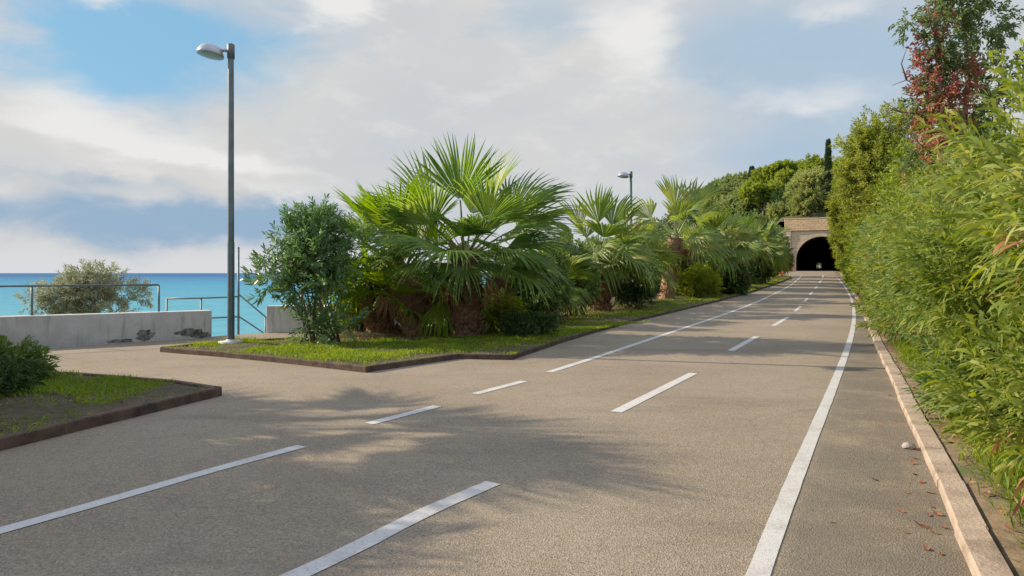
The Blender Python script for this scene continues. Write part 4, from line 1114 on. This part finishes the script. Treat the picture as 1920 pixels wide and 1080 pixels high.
wA, wB = gp(-330, 672), gp(397, 634)
dW = (wB - wA) / np.linalg.norm(wB - wA); nW = np.array((dW[1], -dW[0]))      # towards the road
ht_l = 0.68
cW = lambda p: p - nW * 0.16
lw = wall_run('concrete_wall', 'long low grey concrete sea wall at left with dark stains', [cW(wA), cW(wB)], ht_l, 0.32)


def stain(x, y, rx, ry, seed):
    """flat dark patch on the road side of the wall"""
    r = np.random.default_rng(seed)
    # meet the wall's face plane
    k = ((wA @ nW)) / ((np.array(((x - CX) / F, 1.0))) @ nW); Y = k; p0 = np.array(((x - CX) * Y / F, Y)); z0 = z_px(y, Y)
    n = 18; V = [(*(p0 + nW * 0.004), z0)]
    for i_ in range(n):
        a = 6.283 * i_ / n; q = r.uniform(0.65, 1.15); u = rx * math.cos(a) * q * Y / F * 1.3; v = ry * math.sin(a) * q * Y / F
        pp = p0 + dW * u + nW * 0.004; V.append((*pp, max(z0 + v, 0.01)))
    V = np.array(V); V[:, :2] -= cW(wA)
    link('stain', np_mesh('stain', V, tris=[(0, 1 + i_, 1 + (i_ + 1) % n) for i_ in range(n)]), M['stain'], lw)


stain(272, 629, 13, 12, 1); stain(355, 623, 22, 8, 2); stain(375, 628, 13, 7, 4); stain(225, 640, 20, 5, 3)
wC, wD = gp(497, 624), gp(552, 623)
dd = np.array((float(shore(30)) + 0.6, 30.0)) - wC; dd = dd / np.linalg.norm(dd)
pC = gp(497, 624) + np.array((0.0, 0.0))
t2w = wall_run('concrete_wall', 'pale concrete wall with lit end face right of the stair opening', [pC + np.array((0.02, 0.16)), pC + np.array((1.3, 0.30)), ], 0.72, 0.34)
t3w = wall_run('concrete_wall', 'far concrete sea wall hidden behind the palms', [pC + np.array((1.35, 0.5)), np.array((float(shore(26)) + 0.7, 26.0)), np.array((float(shore(40)) + 0.7, 40.0)), np.array((float(shore(60)) + 0.7, 60.0))], 0.7, 0.3)


def railing(label, segs, posts, rr=0.022):
    P0 = np.array(posts[0][0]) if posts else np.array(segs[0][0]); o = np.array((P0[0], P0[1], P0[2]))
    t_ = thing('railing', label, 'railing', tuple(o))
    for sgm in segs:
        mb = MB(); mb.tube(np.array(sgm) - o, rr, 8); mb.build('rail', M['rail'], t_, True)
    for a, b2 in posts:
        mb = MB(); mb.tube([np.array(a) - o, np.array(b2) - o], rr * 1.1, 8); mb.build('post', M['rail'], t_, True)
    return t_


def W3(x, y, Y): return np.array(((x - CX) * Y / F, Y, z_px(y, Y)))
# rail standing on the left wall
oW = -nW * 0.2
def onw(x, z):
    k = ((wA + oW) @ nW) / (np.array(((x - CX) / F, 1.0)) @ nW); return np.array(((x - CX) * k / F, k, z))
zt_ = z_px(534, onw(300, 0)[1])
railing('single metal rail along the top of the left sea wall', [[onw(-250, zt_), onw(0, zt_), onw(297, zt_)]], [(onw(x, ht_l - 0.02), onw(x, zt_)) for x in (298, 60, -180)])
railing('low metal railing turning down to the sea beyond left wall end', [[W3(313, 560, 18.6), W3(377, 559, 18.8), W3(432, 557, 19.0), W3(447, 556, 19.05)], [W3(313, 600, 18.6), W3(447, 594, 19.05)]],
        [(W3(313, 655, 18.6), W3(313, 559, 18.6)), (W3(377, 655, 18.8), W3(377, 558, 18.8))])
railing('sloping stair railing between tall thin post and pale wall', [[W3(449, 553, 19.1), W3(500, 596, 19.6), W3(540, 630, 20)], [W3(449, 594, 19.1), W3(500, 628, 19.6), W3(540, 656, 20)]], [(W3(498, 680, 19.6), W3(498, 594, 19.6))])
pt = thing('metal_post', 'tall thin metal post beside the stair railing, right of the street lamp', 'post', tuple(W3(447, 632, 19.1)))
mb = MB(); mb.tube([(0, 0, -0.4), (0, 0, z_px(465, 19.1) - z_px(632, 19.1))], [0.032, 0.03], 10); mb.lathe([(0.034, 0), (0.036, 0.02), (0.0, 0.03)], (0, 0, z_px(465, 19.1) - z_px(632, 19.1)), 10)
mb.build('shaft', M['rail'], pt, True)
# concrete stairs down to the shore in the opening
st = thing('stairs', 'concrete stairs going down to the sea in the wall opening', 'stairs', (*gp(440, 630), 0.0))
oS = np.append(gp(440, 630), 0.0); stepd = np.append(-nW, 0.0)
for k in range(14):
    mb = MB(); c0 = stepd * (0.45 + 0.32 * k) + np.array((0, 0, -0.17 * (k + 1) - 0.35)); mb.box(c0, (2.4, 0.32, 0.7), (dW[0], dW[1], 0), bevel=0.01); mb.build('step', M['concrete'], st)

# ------------------------------------------------------------------ grass, litter
def grass(name, label, P, n, hgt, seed, dens=None, wd=0.012, over=12):
    r = np.random.default_rng(seed); X, Y = [], []
    x0, y0 = P.min(0); x1, y1 = P.max(0)
    px_, py_ = r.uniform(x0, x1, n * over), r.uniform(y0, y1, n * over)
    ok = in_poly(P, px_, py_); px_, py_ = px_[ok], py_[ok]
    if dens is not None:
        k = r.random(len(px_)) < dens(px_, py_); px_, py_ = px_[k], py_[k]
    px_, py_ = px_[:n], py_[:n]; m_ = len(px_)
    B = np.column_stack([px_, py_, zr(py_) + 0.075]); D = unit(np.column_stack([r.normal(size=m_) * .5, r.normal(size=m_) * .5, np.ones(m_)]))
    patch = 0.75 + 0.35 * np.sin(px_ * 2.1 + 1) * np.sin(py_ * 1.7) + 0.25 * np.sin(px_ * 5.3) * np.sin(py_ * 4.1)
    o = link(name, leaves_mesh(name, B, D, hgt * r.uniform(.4, 1.2, m_) * np.clip(patch, .35, 1.5), wd * np.maximum(1, py_ / 15), r, False, 0.45), M['grass'])
    struct(o, 'stuff'); o['label'] = label; return o


lump = lambda x, y: np.clip(0.30 + 0.45 * np.sin(x * 1.9 + .4) * np.sin(y * 2.7) + 0.35 * np.sin(x * .9 - y * 1.1) + 0.4 * np.sin(x * 5.1 + y * 1.3) * np.sin(y * 4.3 - x), 0.0, 1)
def front_bias(x, y):
    k = kl(y) - x; d = np.where(y < 16, 1.0, np.clip(1.6 - k / 2.2, 0.06, 1)); return d * np.clip(lump(x, y) + 0.25, 0, 1)
NEARP = ISL[(ISL[:, 1] < 100)]
near_front = np.array([p for p in ISL if p[1] < 30] )
def clip_y(P, ya, yb):
    return np.array([(float(np.interp(0, [0, 1], [x, x])), min(max(y, ya), yb)) for x, y in P])
def dens_isl(x, y):
    k = kl(y) - x; edge = np.where(y < 15.5, 0.0, k)
    return np.clip(1.5 - edge / 2.6, 0.05, 1) * np.clip(lump(x, y) + 0.06, 0.03, 1)
grass('grass', 'short bright grass on the near end of the planted strip', clip_y(ISL, 9, 21), 75000, 0.13, 401, dens_isl, 0.013)
grass('grass', 'bright grass verge along the kerb farther up the road', clip_y(ISL, 21, 80), 60000, 0.17, 404, lambda x, y: dens_isl(x, y) * np.clip(30 / y, .1, 1) ** 1.2, 0.014)
grass('grass', 'patchy short grass on the near bed at left', BED, 40000, 0.15, 402, lambda x, y: np.clip(lump(x, y) * 0.25 + 1.0 * ((y > 8.0 + 0.35 * np.sin(x * 3)) & (x < -4.6)), 0.03, 1), 0.010)
def foot(ya, yb, o0, o1): YY = np.arange(ya, yb, 1.0); return np.array([(float(kr(Y)) + o0, Y) for Y in YY] + [(float(kr(Y)) + o1, Y) for Y in YY[::-1]])
tuft = lambda x, y: np.clip(0.10 + (x - kr(y) - .30) * 2.6, 0.03, 1) * np.clip(lump(x * 1.7, y * 1.7) + .35, .1, 1)
grass('grass', 'grass tufts at the foot of the near part of the right-hand hedge', foot(2.0, 16, .22, 1.3), 26000, 0.24, 403, tuft, 0.011)
grass('grass', 'grass tufts at the foot of the far part of the right-hand hedge', foot(16, 60, .22, 1.2), 22000, 0.22, 405, lambda x, y: tuft(x, y) * np.clip(25 / y, .2, 1), 0.012)


def litter(name, label, P, n, seed, dens=None):
    r = np.random.default_rng(seed); (x0, y0), (x1, y1) = P.min(0), P.max(0)
    a, b_ = r.uniform(x0, x1, n * 12), r.uniform(y0, y1, n * 12); k = in_poly(P, a, b_); a, b_ = a[k], b_[k]
    if dens is not None: k = r.random(len(a)) < dens(a, b_); a, b_ = a[k], b_[k]
    a, b_ = a[:n], b_[:n]; m_ = len(a)
    base = np.column_stack([a, b_, zr(b_) + 0.085 + r.uniform(0, .02, m_)]); D = np.column_stack([r.normal(size=m_), r.normal(size=m_), r.normal(size=m_) * .25])
    o = link(name, leaves_mesh(name, base, D, 0.065 * r.uniform(.4, 1.2, m_), 0.022 * r.uniform(.6, 1.3, m_), r, False, 0.05), M['dryleaf']); struct(o, 'stuff'); o['label'] = label


litter('leaf_litter', 'dry leaf litter on the strip between right kerb and hedge', foot(2.0, 40, .2, 1.2), 5000, 406, lambda x, y: np.clip(18 / y, .1, 1))
litter('leaf_litter', 'dry leaf litter under the palms', clip_y(ISL, 14.5, 30), 5000, 407, lambda x, y: np.clip((kl(y) - x) / 3 if False else np.where(y < 15.5, .3, np.clip((kl(y) - x) / 3, .1, 1)), 0, 1))
litter('leaf_litter', 'dry leaves and bits on the near bed', BED, 2500, 408)

r = np.random.default_rng(500)
def leaf_mesh(s):
    r2 = np.random.default_rng(s); V = [(-.055, 0, .004), (-.02, -.028, .012), (.02, -.026, .008), (.06, 0, .02), (.02, .026, .014), (-.02, .028, .006), (0, 0, .001)]
    return np_mesh('fallen_leaf', np.array(V) + r2.normal(size=(7, 3)) * .003, tris=[(6, i_, (i_ + 1) % 6) for i_ in range(6)])


lms = [leaf_mesh(i_) for i_ in range(3)]
for x_ in lms: x_.materials.append(M['dryleaf'])
spots = [(1715, 890), (1722, 985), (1735, 990), (1758, 965), (1728, 905), (1738, 860), (1715, 860), (1722, 845), (1700, 925), (1690, 960), (1752, 1000), (1765, 1040), (1700, 1000), (1738, 1030), (1712, 870), (1680, 790), (1668, 742), (1650, 800), (1640, 900), (1560, 980), (1745, 925), (1748, 952), (1770, 990), (1742, 967)]
for i_, (x, y) in enumerate(spots):
    p = gp(x, y); o = bpy.data.objects.new('fallen_leaf', lms[i_ % 3]); COL.objects.link(o)
    o.location = (p[0], p[1], float(zr(p[1])) + 0.003); o.rotation_euler = (r.normal() * .15, r.normal() * .15, r.uniform(0, 6.28)); o.scale = (r.uniform(.35, .8),) * 3
    tag(o, 'small dry reddish brown leaf lying on the asphalt beside the pale kerb', 'fallen leaf', 'fallen leaves beside the kerb')
p = gp(1704, 841); mb = MB(); n_ = 10
prof = [(0.001, 0.0), (0.05, 0.0), (0.062, 0.02), (0.045, 0.045), (0.001, 0.055)]
mb.lathe(prof, (0, 0, 0), n_, 1.0, 0.75); so = mb.build('stone', M['rock'], None, True)
V_ = so.data.vertices
for v in V_: v.co += Vector(r.normal(size=3) * .004)
so.location = (p[0], p[1], 0.001); tag(so, 'fist-sized pale stone on the asphalt beside the right kerb', 'stone')
